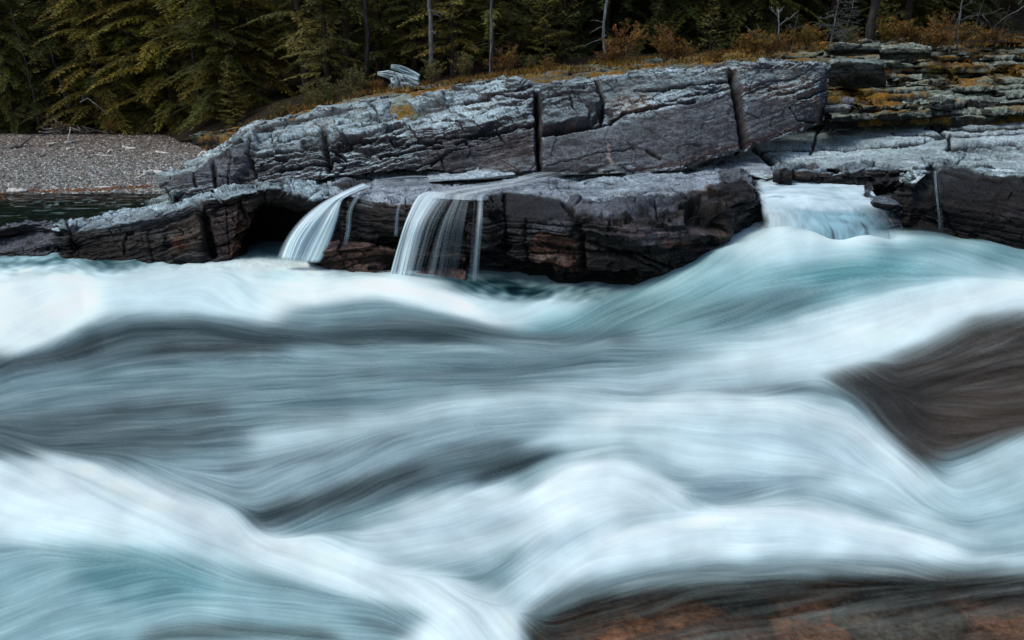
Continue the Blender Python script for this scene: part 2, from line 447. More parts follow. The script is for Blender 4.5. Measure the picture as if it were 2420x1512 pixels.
rock('rock_ledge', mid_st, (118, 128, 138), (46, 38, 36),
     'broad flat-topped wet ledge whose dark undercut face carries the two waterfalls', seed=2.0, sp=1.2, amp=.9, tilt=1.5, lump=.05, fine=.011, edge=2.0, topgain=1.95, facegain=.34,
     amps=[('a', [(880, 395), (1750, 395), (1700, 440), (1150, 465), (880, 465)], 0, 8, .35), ('a', [(820, 480), (1500, 520), (1500, 690), (820, 650)], 0, 20, 1.25),
           ('a', [(1190, 460), (1330, 465), (1340, 520), (1200, 520)], 0, 10, .3), ('a', [(1700, 400), (1790, 440), (1780, 500), (1710, 500)], 0, 10, 1.5)],
     cracks=[([(1190, 450), (1196, 600)], 2.5, .05), ([(1330, 470), (1350, 500), (1375, 560), (1380, 640)], 7, .10), ([(1240, 520), (1252, 620)], 4, .06),
             ([(812, 462), (815, 600)], 3, .08), ([(1545, 470), (1560, 520)], 2.5, .04), ([(1375, 560), (1460, 600), (1560, 640)], 3, .05),
             ([(1070, 432), (1150, 424), (1240, 410)], 1.6, .03), ([(1300, 440), (1345, 432)], 2.0, .05), ([(1380, 430), (1405, 426), (1450, 434)], 2, .05),
             ([(1430, 415), (1470, 418), (1480, 426)], 2.2, .05), ([(1600, 420), (1700, 405)], 1.5, .03), ([(960, 452), (1100, 430)], 1.5, .03),
             ([(1440, 600), (1520, 612), (1600, 640)], 3, .07), ([(1260, 596), (1370, 600)], 2.5, .05), ([(1250, 625), (1380, 630)], 2.5, .06), ([(1250, 553), (1350, 552)], 2.5, .05)],
     pushes=[('a', [(1612, 480), (1650, 462), (1690, 475), (1704, 510), (1690, 545), (1625, 545)], 0, 9, -.28),
             ('a', [(930, 590), (1140, 600), (1300, 630), (1300, 700), (930, 700)], 0, 16, -.25), ('a', [(1000, 490), (1130, 490), (1130, 580), (1000, 580)], 0, 20, -.2),
             ('a', [(1350, 470), (1560, 470), (1480, 522), (1410, 515)], 0, 12, .10), ('a', [(1380, 640), (1500, 650), (1480, 700), (1380, 700)], 0, 14, -.15)],
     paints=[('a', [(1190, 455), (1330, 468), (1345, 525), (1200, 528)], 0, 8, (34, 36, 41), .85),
             ('a', [(1330, 470), (1430, 480), (1530, 462), (1600, 462), (1590, 500), (1490, 522), (1420, 518), (1355, 498)], 0, 6, (98, 104, 116), .85),  # paler area paints in the lit slope of the upper face
             ('a', [(1510, 500), (1590, 490), (1600, 525), (1500, 530)], 0, 8, (44, 34, 30), .7),
             ('a', [(1255, 528), (1350, 522), (1352, 545), (1258, 548)], 0, 6, (86, 88, 98), .8),
             ('a', [(1262, 552), (1350, 550), (1372, 590), (1340, 640), (1265, 640)], 0, 8, (92, 62, 48), .75),
             ('a', [(1270, 600), (1345, 602), (1345, 612), (1270, 612)], 0, 5, (108, 92, 88), .8),
             ('a', [(1245, 628), (1400, 634), (1400, 644), (1260, 640)], 0, 5, (104, 76, 66), .8),
             ('a', [(1425, 530), (1610, 545), (1600, 562), (1690, 590), (1640, 592), (1520, 572)], 0, 7, (112, 98, 104), .85),
             ('l', [(1570, 572), (1640, 584)], 8, 6, (118, 70, 52), .85),
             ('l', [(1560, 560), (1690, 545)], 4, 5, (96, 84, 88), .7),
             ('a', [(1380, 560), (1480, 585), (1600, 610), (1590, 640), (1480, 680), (1390, 680)], 0, 12, (60, 52, 46), .7),
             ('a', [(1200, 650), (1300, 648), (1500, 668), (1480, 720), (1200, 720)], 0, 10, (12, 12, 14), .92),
             ('a', [(1610, 480), (1650, 462), (1695, 475), (1706, 510), (1692, 546), (1620, 546)], 0, 5, (11, 8, 8), .95),  # near-black shade of the hollow painted into the ledge colour
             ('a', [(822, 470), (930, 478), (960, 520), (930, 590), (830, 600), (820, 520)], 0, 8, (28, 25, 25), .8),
             ('a', [(845, 463), (890, 468), (880, 490), (850, 485)], 0, 6, (100, 108, 114), .8),
             ('a', [(1150, 480), (1190, 478), (1195, 600), (1150, 600)], 0, 8, (30, 25, 25), .8),
             ('a', [(940, 600), (1200, 595), (1200, 625), (940, 640)], 0, 8, (70, 52, 44), .6),
             ('a', [(1700, 400), (1745, 394), (1790, 440), (1790, 500), (1715, 520), (1700, 470)], 0, 8, (34, 29, 30), .7),
             ('a', [(1420, 405), (1500, 408), (1600, 440), (1400, 462), (1290, 440)], 0, 16, (152, 172, 184), .5)])

rock('rock_slab', [
    [(1000, 398, 1.0), (1003, 402, 1.02), (1008, 410, 1.02), (1014, 430, .96), (1014, 436, .85)],
    [(1043, 386, 1.04), (1043, 390, 1.06), (1045, 405, 1.04), (1074, 426, 1.0), (1074, 434, .85)],
    [(1130, 381, 1.08), (1130, 385, 1.10), (1130, 400, 1.08), (1140, 420, 1.03), (1140, 428, .85)],
    [(1209, 378, 1.10), (1209, 382, 1.12), (1210, 395, 1.10), (1215, 413, 1.05), (1215, 420, .85)],
    [(1236, 384, 1.00), (1236, 389, 1.05), (1240, 397, 1.04), (1243, 408, 1.0), (1243, 414, .85)],
], (158, 174, 184), (60, 60, 66), 'thin pale slab lying flat on the wet ledge above the right waterfall', seed=3.0, sp=1.0, amp=.3, lump=.03, fine=.01,
     cracks=[([(1225, 384), (1218, 412)], 2, .04), ([(1060, 410), (1160, 396)], 1.3, .02)])

rock('rock_slab', [
    [(372, 405, .82), (365, 414, .78), (365, 420, 12.6), (372, 432, 12.2), (385, 456, 11.9)],
    [(440, 380, .92), (440, 392, .88), (445, 402, 12.5), (450, 425, 12.1), (455, 456, 11.8)],
    [(515, 342, 1.12), (515, 356, 1.08), (520, 368, 12.8), (522, 400, 12.3), (525, 450, 11.9)],
    [(572, 296, 1.42), (565, 318, 1.38), (562, 340, 12.8), (562, 380, 12.3), (570, 446, 11.9)],
    [(630, 282, 1.55), (625, 297, 1.5), (620, 330, 12.6), (620, 370, 12.1), (630, 440, 11.7)],
    [(700, 266, 1.65), (700, 281, 1.60), (695, 330, 12.4), (695, 370, 11.95), (700, 430, 11.6)],
    [(775, 252, 1.78), (770, 266, 1.72), (770, 320, 12.2), (770, 365, 11.8), (775, 422, 11.5)],
    [(900, 231, 1.93), (900, 245, 1.88), (900, 310, 12.0), (900, 355, 11.7), (900, 412, 11.4)],
    [(990, 222, 1.98), (993, 236, 1.94), (985, 310, 12.0), (985, 350, 11.7), (985, 408, 11.3)],
    [(1050, 210, 2.08), (1050, 223, 2.04), (1050, 300, 11.9), (1050, 345, 11.6), (1050, 408, 11.3)],
    [(1130, 192, 2.18), (1130, 206, 2.14), (1135, 290, 11.9), (1135, 340, 11.6), (1135, 410, 11.3)],
    [(1211, 181, 13.8), (1211, 193, 13.0), (1215, 285, 12.0), (1215, 335, 11.65), (1215, 412, 11.2)],
    [(1267, 188, 13.7), (1267, 202, 12.9), (1270, 290, 12.0), (1272, 335, 11.65), (1272, 412, 11.2)],
    [(1408, 175, 13.5), (1408, 188, 12.9), (1408, 280, 12.1), (1408, 330, 11.7), (1408, 414, 11.2)],
    [(1500, 170, 13.7), (1500, 181, 13.0), (1500, 270, 12.2), (1500, 325, 11.8), (1506, 412, 11.3)],
    [(1616, 162, 14.0), (1616, 173, 13.1), (1616, 260, 12.3), (1616, 315, 11.9), (1616, 396, 11.4)],
    [(1730, 151, 14.3), (1730, 162, 13.4), (1745, 240, 12.8), (1750, 285, 12.5), (1762, 350, 12.1)],
    [(1850, 145, 14.6), (1850, 154, 13.8), (1870, 220, 13.3), (1880, 255, 13.1), (1885, 312, 12.8)],
    [(1938, 148, 15.0), (1942, 158, 14.2), (1942, 205, 13.9), (1942, 235, 13.8), (1935, 292, 13.6)],
    [(1952, 150, 15.6), (1955, 165, 15.2), (1952, 205, 15.2), (1950, 235, 15.2), (1945, 292, 15.2)],
], (150, 170, 178), (88, 86, 96), 'huge tilted purple grey rock slab split by two vertical joints behind the ledge', seed=4.0, sp=1.15, amp=.8, tilt=13, lump=.06, fine=.012, up_lo=.58, up_hi=.92, topgain=1.25, facegain=.46,
     material='dry_rock',
     amps=[('a', [(1050, 320), (1500, 290), (1950, 170), (1950, 300), (1600, 400), (1050, 410)], 0, 18, .16),
           ('a', [(1280, 290), (1740, 200), (1740, 340), (1500, 400), (1280, 400)], 0, 10, .08),
           ('a', [(1400, 185), (1950, 160), (1950, 220), (1400, 280)], 0, 15, .35),
           ('a', [(600, 290), (1000, 260), (1250, 230), (1250, 330), (900, 420), (600, 430)], 0, 20, 1.05), ('a', [(900, 250), (1250, 215), (1260, 290), (1000, 330)], 0, 18, .55), ('a', [(400, 400), (560, 350), (570, 440), (400, 450)], 0, 10, .7)],
     cracks=[([(1268, 212), (1270, 300), (1273, 400)], 5, .22), ([(1729, 174), (1740, 210), (1748, 270), (1762, 340)], 8, .28),
             ([(1272, 318), (1330, 312), (1400, 300), (1440, 290)], 4, .12), ([(1440, 292), (1480, 262), (1640, 245)], 3, .08), ([(1560, 244), (1740, 206)], 2.0, .03),
             ([(1290, 390), (1400, 368), (1500, 350)], 1.8, .03), ([(1408, 188), (1425, 240), (1420, 290)], 4, .07), ([(1500, 215), (1640, 205), (1730, 192)], 3, .06),
             ([(760, 300), (765, 350), (775, 400)], 7, .16), ([(570, 340), (840, 290), (960, 250)], 2.6, .07), ([(590, 375), (760, 340), (900, 310)], 2.6, .06),
             ([(640, 410), (760, 380), (900, 352), (1080, 320), (1265, 290)], 3, .07), ([(780, 380), (900, 345), (1040, 335)], 4, .09),
             ([(900, 380), (1060, 345), (1100, 330)], 3, .07), ([(1020, 400), (1060, 372), (1100, 355)], 3, .05), ([(1100, 240), (1180, 222), (1265, 222)], 3, .07),
             ([(500, 380), (510, 440)], 4, .09), ([(540, 365), (535, 430)], 3, .08), ([(455, 400), (462, 440)], 3, .06), ([(590, 330), (600, 430)], 4, .09),
             ([(1870, 250), (1890, 285), (1930, 290)], 2.5, .05), ([(1890, 235), (1950, 215)], 3, .06), ([(1530, 355), (1560, 372)], 4, .05)],
     pushes=[('a', [(780, 340), (850, 320), (960, 318), (940, 350), (800, 385)], 0, 8, -.16), ('a', [(1270, 215), (1400, 205), (1420, 250), (1400, 292), (1280, 315)], 0, 5, .12),
             ('a', [(560, 330), (600, 310), (610, 340), (570, 430), (545, 440)], 0, 6, .12), ('a', [(1385, 270), (1440, 255), (1440, 285), (1390, 295)], 0, 5, -.08),
             ('a', [(960, 240), (1050, 225), (1050, 245), (980, 262)], 0, 3, .09)],
     paints=[('a', [(560, 318), (640, 292), (780, 262), (960, 240), (1130, 212), (1140, 235), (950, 282), (700, 345), (560, 375)], 0, 14, (140, 162, 170), .45),
             ('a', [(400, 400), (560, 340), (610, 345), (600, 430), (420, 445)], 0, 10, (66, 68, 76), .8),
             ('a', [(375, 408), (520, 350), (560, 330), (560, 340), (440, 398), (380, 418)], 0, 4, (180, 200, 204), .9),
             ('a', [(360, 420), (440, 405), (440, 440), (380, 450)], 0, 10, (52, 46, 44), .6),
             ('l', [(1275, 318), (1400, 302)], 3, 4, (96, 52, 28), .7), ('l', [(1440, 292), (1490, 262), (1530, 258)], 2.5, 4, (74, 32, 22), .8),
             ('a', [(1270, 210), (1400, 200), (1415, 290), (1275, 312)], 0, 8, (58, 64, 68), .55),
             ('a', [(1000, 330), (1260, 300), (1265, 400), (1000, 402)], 0, 12, (66, 62, 68), .75),
             ('a', [(1280, 325), (1450, 295), (1740, 215), (1755, 335), (1600, 385), (1280, 402)], 0, 12, (76, 76, 83), .8),
             ('a', [(1755, 240), (1870, 225), (1900, 290), (1770, 338)], 0, 10, (76, 76, 82), .8),
             ('a', [(1410, 185), (1940, 160), (1940, 180), (1730, 200), (1500, 230), (1415, 240)], 0, 8, (96, 108, 112), .6),
             ('l', [(1275, 402), (1510, 402)], 5, 6, (42, 44, 50), .8),
             ('l', [(1500, 398), (1606, 385), (1700, 355), (1765, 335), (1860, 308), (1930, 290)], 4, 5, (58, 26, 18), .85),
             ('l', [(1436, 345), (1442, 385)], 3.5, 4, (196, 178, 170), .7),
             ('l', [(1600, 372), (1680, 350)], 4, 5, (32, 14, 12), .6)])

rock('rock_shelf', [
    [(1500, 394, 1.0), (1510, 398, 1.0), (1520, 402, 1.0), (1530, 408, .98), (1530, 430, .6)],
    [(1620, 376, 1.05), (1620, 388, 1.05), (1640, 394, 1.04), (1660, 402, 1.02), (1680, 440, .5)],
    [(1740, 342, 1.16), (1745, 350, 1.15), (1750, 370, 1.1), (1765, 412, 1.0), (1770, 460, .5)],
    [(1790, 330, 1.2), (1795, 340, 1.18), (1802, 370, 1.1), (1810, 424, .98), (1810, 460, .5)],
    [(1830, 315, 1.24), (1835, 330, 1.2), (1845, 365, 1.12), (1850, 413, 1.0), (1850, 460, .5)],
    [(1930, 284, 1.37), (1930, 300, 1.32), (1940, 350, 1.15), (1948, 398, 1.05), (1950, 455, .5)],
    [(2050, 270, 1.45), (2050, 290, 1.4), (2050, 340, 1.22), (2050, 404, 1.05), (2050, 455, .5)],
    [(2160, 265, 1.5), (2160, 290, 1.42), (2160, 340, 1.24), (2170, 402, 1.1), (2170, 450, .7)],
    [(2300, 262, 1.52), (2300, 290, 1.44), (2300, 340, 1.28), (2300, 405, 1.12), (2300, 440, .9)],
    [(2450, 258, 1.55), (2450, 290, 1.46), (2450, 340, 1.3), (2450, 410, 1.12), (2450, 440, .9)],
    [(2750, 250, 1.6), (2750, 290, 1.46), (2750, 340, 1.3), (2750, 410, 1.12), (2750, 440, .9)],
], (148, 164, 170), (44, 44, 48), 'broad pale bluish rock shelf sloping to the small cascade at the right', seed=5.0, sp=1.2, amp=.25, tilt=0, lump=.045, fine=.008, up_lo=.3, up_hi=.75, topgain=1.5, crack_w=1.5,
     cracks=[([(1781, 346), (1830, 385), (1858, 418)], 5, .12), ([(1800, 352), (1960, 350), (2040, 345), (2150, 336), (2230, 322)], 2.5, .08), ([(1960, 352), (2150, 340), (2240, 318)], 3, .09),
             ([(2110, 316), (2290, 318), (2419, 312)], 2.2, .06), ([(2180, 281), (2240, 320), (2250, 370), (2262, 395)], 3, .07), ([(2240, 348), (2330, 340), (2419, 332)], 5, .12),
             ([(2185, 300), (2300, 306), (2419, 300), (2480, 306)], 2.5, .06), ([(1940, 300), (1925, 330), (1915, 365)], 2, .04), ([(2180, 372), (2300, 350)], 2, .04), ([(1650, 392), (1710, 380)], 1.5, .03)],
     pushes=[('a', [(1880, 408), (2000, 402), (2150, 412), (2150, 425), (1880, 425)], 0, 6, -.05), ('a', [(1840, 372), (1880, 380), (1890, 405), (1850, 400)], 0, 4, -.08), ('l', [(1870, 385), (1890, 410)], 5, 4, .05), ('l', [(1920, 395), (1930, 420)], 6, 4, .06), ('l', [(1985, 398), (2000, 420)], 8, 4, .05), ('l', [(2090, 400), (2100, 420)], 8, 4, .05),
             ('a', [(1970, 398), (2060, 390), (2070, 400), (1975, 408)], 0, 4, .05)],
     paints=[('a', [(1620, 390), (1740, 345), (1790, 345), (1850, 412), (1700, 410)], 0, 8, (122, 128, 142), .7),
             ('l', [(1606, 388), (1760, 342), (1850, 312), (1930, 290)], 4, 4, (70, 34, 22), .8),
             ('l', [(1925, 322), (1915, 350)], 5, 5, (82, 44, 26), .7),
             ('a', [(1835, 372), (1870, 380), (1950, 400), (2120, 404), (2160, 420), (1860, 430)], 0, 5, (52, 48, 54), .8),
             ('a', [(1830, 330), (2200, 290), (2240, 330), (2230, 370), (1990, 380), (1900, 360)], 0, 14, (166, 188, 194), .5),
             ('a', [(2250, 340), (2419, 330), (2480, 340), (2480, 352), (2260, 362)], 0, 4, (40, 42, 46), .7)])

rock('boulder', [
    [(2128, 418, 1.08), (2124, 436, 1.05), (2120, 445, 10.3), (2118, 490, 10.1), (2116, 600, 10.0)],
    [(2150, 400, 1.15), (2150, 418, 1.13), (2146, 428, 10), (2143, 490, 9.8), (2145, 640, 9.7)],
    [(2200, 372, 1.2), (2200, 392, 1.16), (2201, 406, 1.12), (2205, 480, 9.6), (2210, 660, 9.5)],
    [(2290, 350, 1.25), (2285, 375, 1.2), (2280, 398, 1.15), (2285, 480, 9.4), (2290, 680, 9.2)],
    [(2360, 345, 1.28), (2355, 380, 1.2), (2350, 410, 1.15), (2355, 490, 9.25), (2360, 690, 9.0)],
    [(2450, 340, 1.3), (2440, 380, 1.2), (2430, 420, 1.15), (2440, 500, 9.1), (2450, 700, 8.8)],
    [(2760, 335, 1.3), (2740, 380, 1.2), (2720, 430, 1.15), (2740, 540, 8.9), (2740, 740, 8.5)],
], (138, 156, 162), (26, 23, 24), 'big wet rounded rock with near black face at the right of the cascade', seed=6.0, sp=1.2, amp=.8, tilt=-8, lump=.08, fine=.012, stripe=.4, edge=2.0, topgain=1.35, facegain=.2,
     cracks=[([(2210, 404), (2216, 470), (2222, 560)], 3.5, .08), ([(2222, 395), (2300, 372), (2419, 365)], 2, .05), ([(2240, 385), (2340, 395), (2440, 405)], 2.5, .05),
             ([(2250, 372), (2330, 352), (2419, 352)], 2, .04), ([(2280, 372), (2360, 380), (2440, 385)], 2, .04)],
     pushes=[('a', [(2160, 430), (2205, 420), (2210, 540), (2160, 530)], 0, 10, -.12)],
     paints=[('a', [(2225, 415), (2420, 430), (2760, 440), (2760, 760), (2110, 640), (2125, 470), (2200, 440)], 0, 14, (22, 19, 20), .8), ('l', [(2210, 415), (2218, 540)], 6, 6, (60, 66, 72), .6), ('a', [(2205, 402), (2270, 398), (2320, 420), (2230, 440)], 0, 8, (54, 58, 62), .7),
             ('l', [(2365, 515), (2419, 505)], 5, 8, (74, 70, 78), .7), ('l', [(2390, 560), (2440, 570)], 4, 8, (62, 58, 62), .6)])

rock('rock', [
    [(2038, 446, .82), (2040, 450, .84), (2041, 458, 10.0), (2042, 475, 10.0), (2045, 520, 10.0)],
    [(2060, 436, .9), (2060, 441, .9), (2062, 456, .82), (2066, 480, 9.7), (2066, 530, 9.8)],
    [(2100, 432, .95), (2100, 438, .94), (2102, 452, .86), (2104, 486, 9.7), (2106, 540, 9.8)],
    [(2128, 430, .98), (2130, 438, .98), (2132, 450, .88), (2133, 490, 9.8), (2136, 560, 9.8)],
], (96, 108, 116), (30, 27, 29), 'small wet black rock poking out at the right end of the cascade lip', seed=7.0, sp=.9, amp=.4, lump=.05)
rock('rock', [
    [(2036, 436, .9), (2040, 438, .9), (2042, 442, 10.4), (2044, 450, 10.4)],
    [(2046, 422, 1.0), (2048, 424, 10.7), (2050, 436, 10.5), (2052, 450, 10.4)],
    [(2056, 430, .95), (2060, 434, 10.7), (2062, 440, 10.5), (2064, 450, 10.4)],
], (70, 66, 74), (40, 30, 30), 'tiny pointed rock tip above the cascade foam', seed=7.5, sp=.8, amp=.2, lump=.03)

rock('rock', [
    [(722, 596, .2), (722, 612, .16), (726, 628, 10.0), (724, 650, 10.0), (730, 690, 9.95)],
    [(770, 580, .3), (775, 594, .28), (762, 612, .16), (760, 640, 9.85), (760, 690, 9.85)],
    [(840, 575, .34), (845, 585, .32), (838, 612, .16), (835, 648, 9.6), (835, 700, 9.6)],
    [(905, 580, .34), (910, 590, .3), (905, 618, .13), (900, 652, 9.4), (900, 710, 9.5)],
    [(960, 590, .3), (965, 600, .26), (960, 628, .08), (955, 658, 9.3), (955, 710, 9.4)],
    [(1100, 600, .26), (1100, 612, .2), (1100, 634, .0), (1100, 664, 9.2), (1100, 720, 9.4)],
], (92, 74, 70), (50, 38, 34), 'low brown rock apron under the two waterfalls at the waterline', seed=8.0, sp=1.1, amp=.6, tilt=8, lump=.06,
     cracks=[([(730, 625), (800, 600), (880, 590)], 2.5, .05), ([(870, 630), (930, 625)], 3, .07)],
     paints=[('a', [(740, 600), (900, 585), (930, 600), (860, 620), (760, 625)], 0, 10, (110, 84, 72), .6), ('a', [(875, 632), (925, 628), (920, 655), (880, 650)], 0, 5, (28, 25, 26), .8)])

rock('rock', [
    [(-400, 560, .4), (-400, 566, .4), (-400, 590, .2), (-400, 620, 10.2), (-400, 680, 10.1)],
    [(-60, 542, .34), (-60, 550, .34), (-55, 572, .2), (-50, 596, 10.4), (-50, 650, 10.3)],
    [(20, 530, .38), (20, 538, .38), (25, 560, .22), (30, 590, 10.4), (30, 650, 10.2)],
    [(80, 520, .42), (82, 526, .42), (85, 550, .28), (90, 575, 10.5), (90, 650, 10.3)],
    [(122, 520, .4), (128, 526, .4), (135, 550, 10.7), (136, 575, 10.6), (135, 640, 10.5)],
], (92, 96, 106), (56, 48, 50), 'low dark rounded rock at the far left edge between pool and rapids', seed=9.0, sp=1.1, amp=.8, tilt=10, lump=.05)

# ------------------------------------------------------------------ ground lines
FL = np.array([(-900, 322, 22), (0, 314, 22), (430, 318, 21.5), (560, 296, 20), (640, 280, 19), (700, 264, 18.5), (860, 222, 18), (1000, 203, 18), (1200, 178, 18),
               (1400, 152, 18), (1600, 138, 18.5), (1750, 125, 19), (1850, 115, 19.5), (1960, 102, 20), (2100, 96, 20.5), (2250, 86, 21), (2419, 90, 22), (3300, 80, 22)], float)

def front(px):
    return np.interp(px, FL[:, 0], FL[:, 1]), np.interp(px, FL[:, 0], FL[:, 2])

def stairs(name, stns, steps, seed, top, tread_frac, label, paints=(), sp=1.3, sag=0.0, jit=.12, moss=.5, kind=None, n=300, soft=0.3, material='moss', face=(50, 52, 50), skirt=(.14, .02)):
    """stepped, bedded bank: stns = [(near point, far point)], steps = number of beds"""
    A = np.array([[at(a), at(b)] for a, b in stns])
    cx, _ = chart(A[:, 0])
    nu = [max(2, int(abs(d) / sp)) for d in np.diff(cx)]
    tu = np.concatenate([np.linspace(i, i + 1, q, endpoint=False) for i, q in enumerate(nu)] + [[len(nu)]])
    i = np.clip(np.floor(tu).astype(int), 0, len(A) - 2); f = (tu - i)[:, None, None]
    L = A[i] * (1 - f) + A[i + 1] * f                         # nu,2,3
    s = np.linspace(0, 1, n)[:, None]
    X = L[None, :, 0, 0] * (1 - s) + L[None, :, 1, 0] * s
    Y = L[None, :, 0, 1] * (1 - s) + L[None, :, 1, 1] * s
    Z0, Z1 = L[None, :, 0, 2], L[None, :, 1, 2]
    Q = np.stack([X, Y, X * 0], -1)
    ww = 1.3 * fbm(Q, .22, 3, seed) + .45 * fbm(Q, .9, 4, seed + 5)
    q = s * steps + ww * (s * (1 - s) * 4) * 1.0
    q = q + .38 * np.sin(q * 2.1 + seed) + .8 * np.sin(q * .45 + 2 * ww); lay = np.floor(q); fr = q - lay
    hb = hsh(np.floor(X / (.7 + 1.6 * hsh(lay, 5 + seed)) + lay * 3.3), lay, seed)
    rf = .35 + .45 * (hb - .5)                                # riser share of the bed
    up = sstep(0, 1, np.clip(fr / rf, 0, 1)); bk = np.clip((fr - rf * soft) / (1 - rf * soft), 0, 1)
    sz = (lay + up) / steps; sy = (lay + bk) / steps
    Z = Z0 + (Z1 - Z0) * sz.clip(-.2, 1.2); 
    dY = (L[None, :, 1, 1] - L[None, :, 0, 1]); Y2 = L[None, :, 0, 1] + dY * sy.clip(-.2, 1.2) + jit * (hb - .5)
    P = np.stack([X, Y2, Z], -1)
    N = gnormal(P)
    ds, cr = strata(P, np.full(X.shape, .55), tilt=1, seed=seed, scales=((.07, .5, .02, .02),))
    P = P + N * (ds + .10 * fbm(P, 1.5, 4, seed) + .035 * fbm(P, 7, 3, seed + 2))[..., None]
    P[..., 1] += .35 * fbm(P, 1.1, 3, seed + 12) * (s * (1 - s) * 4)
    P[..., 2] -= skirt[0] * (1 - s / skirt[1]).clip(0, 1) ** 1.5
    px, py = chart(P)
    c = rock_color(P, cr, px, py, top, face, seed, (), .2, .8, facegain=.5)
    mo = sstep(-.15 + (1 - moss), .35 + (1 - moss), .8 * fbm(P, .9, 4, seed + 8) + .35 * up * (fr > .15) + .35 * fbm(P, 6, 3, seed + 9)) 
    mc = s2l((130, 98, 40))[None, None] * (1 + .7 * fbm(P, 7, 4, seed + 3))[..., None].clip(.3, 2)
    mc = mc * (1 + .5 * fbm(P, .8, 2, seed + 11)[..., None] * np.array([.6, 0, -.5]))
    c = c * (1 - mo[..., None]) + mc * mo[..., None]
    for (k, poly, r, soft_, colr, op) in paints:
        m = mask(px + 10 * noise3(px * .04, py * .08, 1), py + 6 * noise3(px * .04, py * .08, 2), k, poly, r, soft_) * op
        c = c * (1 - m[..., None]) + s2l(colr)[None, None] * (1 + .8 * fbm(P, 5, 4, seed + 3))[..., None].clip(.3, 2) * m[..., None]
    o = grid_mesh(name, P, M[material], c.clip(.002, .8), True)
    if label: tag(o, label, 'rock')
    if kind: tag(o, kind=kind)
    return o

def fr_pt(px, dd=0, dy=0):
    y, d = front(px); return (px, y - dy, d + dd)

stairs('rocky_bank', [((1935, 287, 13.7), fr_pt(1945, .3)), ((1985, 284, 14.2), fr_pt(2000, .3)), ((2100, 277, 14.6), fr_pt(2110, .3)), ((2250, 274, 15.0), fr_pt(2255, .5)),
                       ((2419, 270, 15.2), fr_pt(2419, .5)), ((2900, 262, 15.2), fr_pt(2900, .5))], 13, 3.0, (122, 132, 122), .6,
       'stepped mossy bedrock terraces with thin layered beds at the upper right', moss=.70, n=420, jit=.8,
       paints=[('a', [(1960, 150), (2080, 150), (2110, 180), (1960, 190)], 0, 8, (20, 20, 20), .9), ('a', [(1960, 200), (2060, 205), (2080, 235), (1965, 232)], 0, 12, (126, 98, 26), .7),  # first area paints the overhanging boulder's shade, the second moss
               ('a', [(2330, 165), (2440, 165), (2440, 182), (2330, 182)], 0, 8, (136, 104, 28), .7), ('a', [(2180, 158), (2260, 158), (2260, 180), (2190, 182)], 0, 8, (112, 96, 30), .6)])
stairs('mossy_bank', [((436, 320, 20.8), fr_pt(430, .3)), ((510, 319, 19.6), fr_pt(510, .3)), ((580, 312, 17.0), fr_pt(590, .3)), ((645, 298, 14.4), fr_pt(660, .3)), ((775, 268, 13.6), fr_pt(800, .3)), ((900, 248, 13.4), fr_pt(900, .3)),
                      ((1050, 226, 13.3), fr_pt(1050, .3)), ((1211, 197, 13.6), fr_pt(1200, .3)), ((1300, 198, 13.7), fr_pt(1300, .3)), ((1408, 189, 13.8), fr_pt(1400, .3)),
                      ((1616, 175, 14.2), fr_pt(1600, .3)), ((1730, 164, 14.5), fr_pt(1730, .3)), ((1850, 158, 14.9), fr_pt(1850, .3)), ((1950, 162, 15.3), fr_pt(1965, .3))], 6, 5.0, (104, 116, 108), .6,
       None, moss=.85, n=200, kind='structure', jit=.12, skirt=(.34, .16),
       paints=[('a', [(780, 250), (860, 232), (960, 222), (990, 236), (960, 246), (800, 262)], 0, 5, (132, 150, 142), .8),
               ('a', [(1180, 184), (1270, 186), (1290, 175), (1390, 170), (1390, 178), (1300, 190), (1200, 196)], 0, 5, (96, 104, 100), .5)])

# blocks lying in and on the terraces
def block(x0, x1, yt, yb, d, top, face, label, seed, depth=.9, tilt=0, amp=.4, under=0.0, slope=0, paints=(), name='rock_block'):
    st = []
    for i, (t, s) in enumerate(((0, .35), (.04, .8), (.2, 1), (.5, 1.02), (.8, 1), (.96, .85), (1, .4))):
        x = x0 + (x1 - x0) * t; y = yt + slope * t; h = (yb - yt)
        st.append([(x, y + h * .08, d + depth), (x, y + h * (1 - s) * .3, d + depth * .8), (x, y + h * (1 - s) * .35 + h * .10, d), (x, y + h * .55, d - .05 + under * .4), (x, yb + h * .12, d + .05 + under)])
    return rock(name, st, top, face, label, paints, 'dry_rock', seed=seed, sp=1.0, amp=amp, tilt=tilt, lump=.06, fine=.014, edge=2.0, topgain=1.1, facegain=.6, chip=1.8)
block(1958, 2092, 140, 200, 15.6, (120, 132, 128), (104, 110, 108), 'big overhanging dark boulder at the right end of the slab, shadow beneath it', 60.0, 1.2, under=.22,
      paints=[('a', [(1985, 192), (2015, 172), (2050, 176), (2085, 192), (2092, 205), (1970, 205)], 0, 12, (18, 18, 18), .8)])  # shade of the underside painted onto the boulder's lower part
block(1960, 2080, 104, 128, 17.6, (126, 138, 128), (62, 70, 66), 'squared lichen covered block above the overhanging boulder, left of two', 61.0, .8)
block(2078, 2200, 108, 138, 17.4, (132, 142, 130), (66, 74, 68), 'squared lichen covered block above the overhanging boulder, right of two', 62.0, .8)
block(1948, 2004, 252, 282, 14.2, (156, 166, 164), (80, 84, 86), 'small pale square block in the corner between slab and terraces', 63.0, .6)
block(1990, 2018, 232, 264, 14.7, (120, 122, 132), (84, 86, 96), 'small grey upright block just above the pale square one', 64.0, .4)
block(2040, 2190, 248, 282, 14.6, (138, 152, 146), (46, 50, 50), 'long low bedrock block at the foot of the terraces, left part', 65.0, .8, amp=.8)
block(2130, 2246, 238, 274, 14.9, (142, 156, 150), (56, 60, 60), 'rounded banded block at the foot of the terraces, middle part', 66.0, .9, amp=.9)
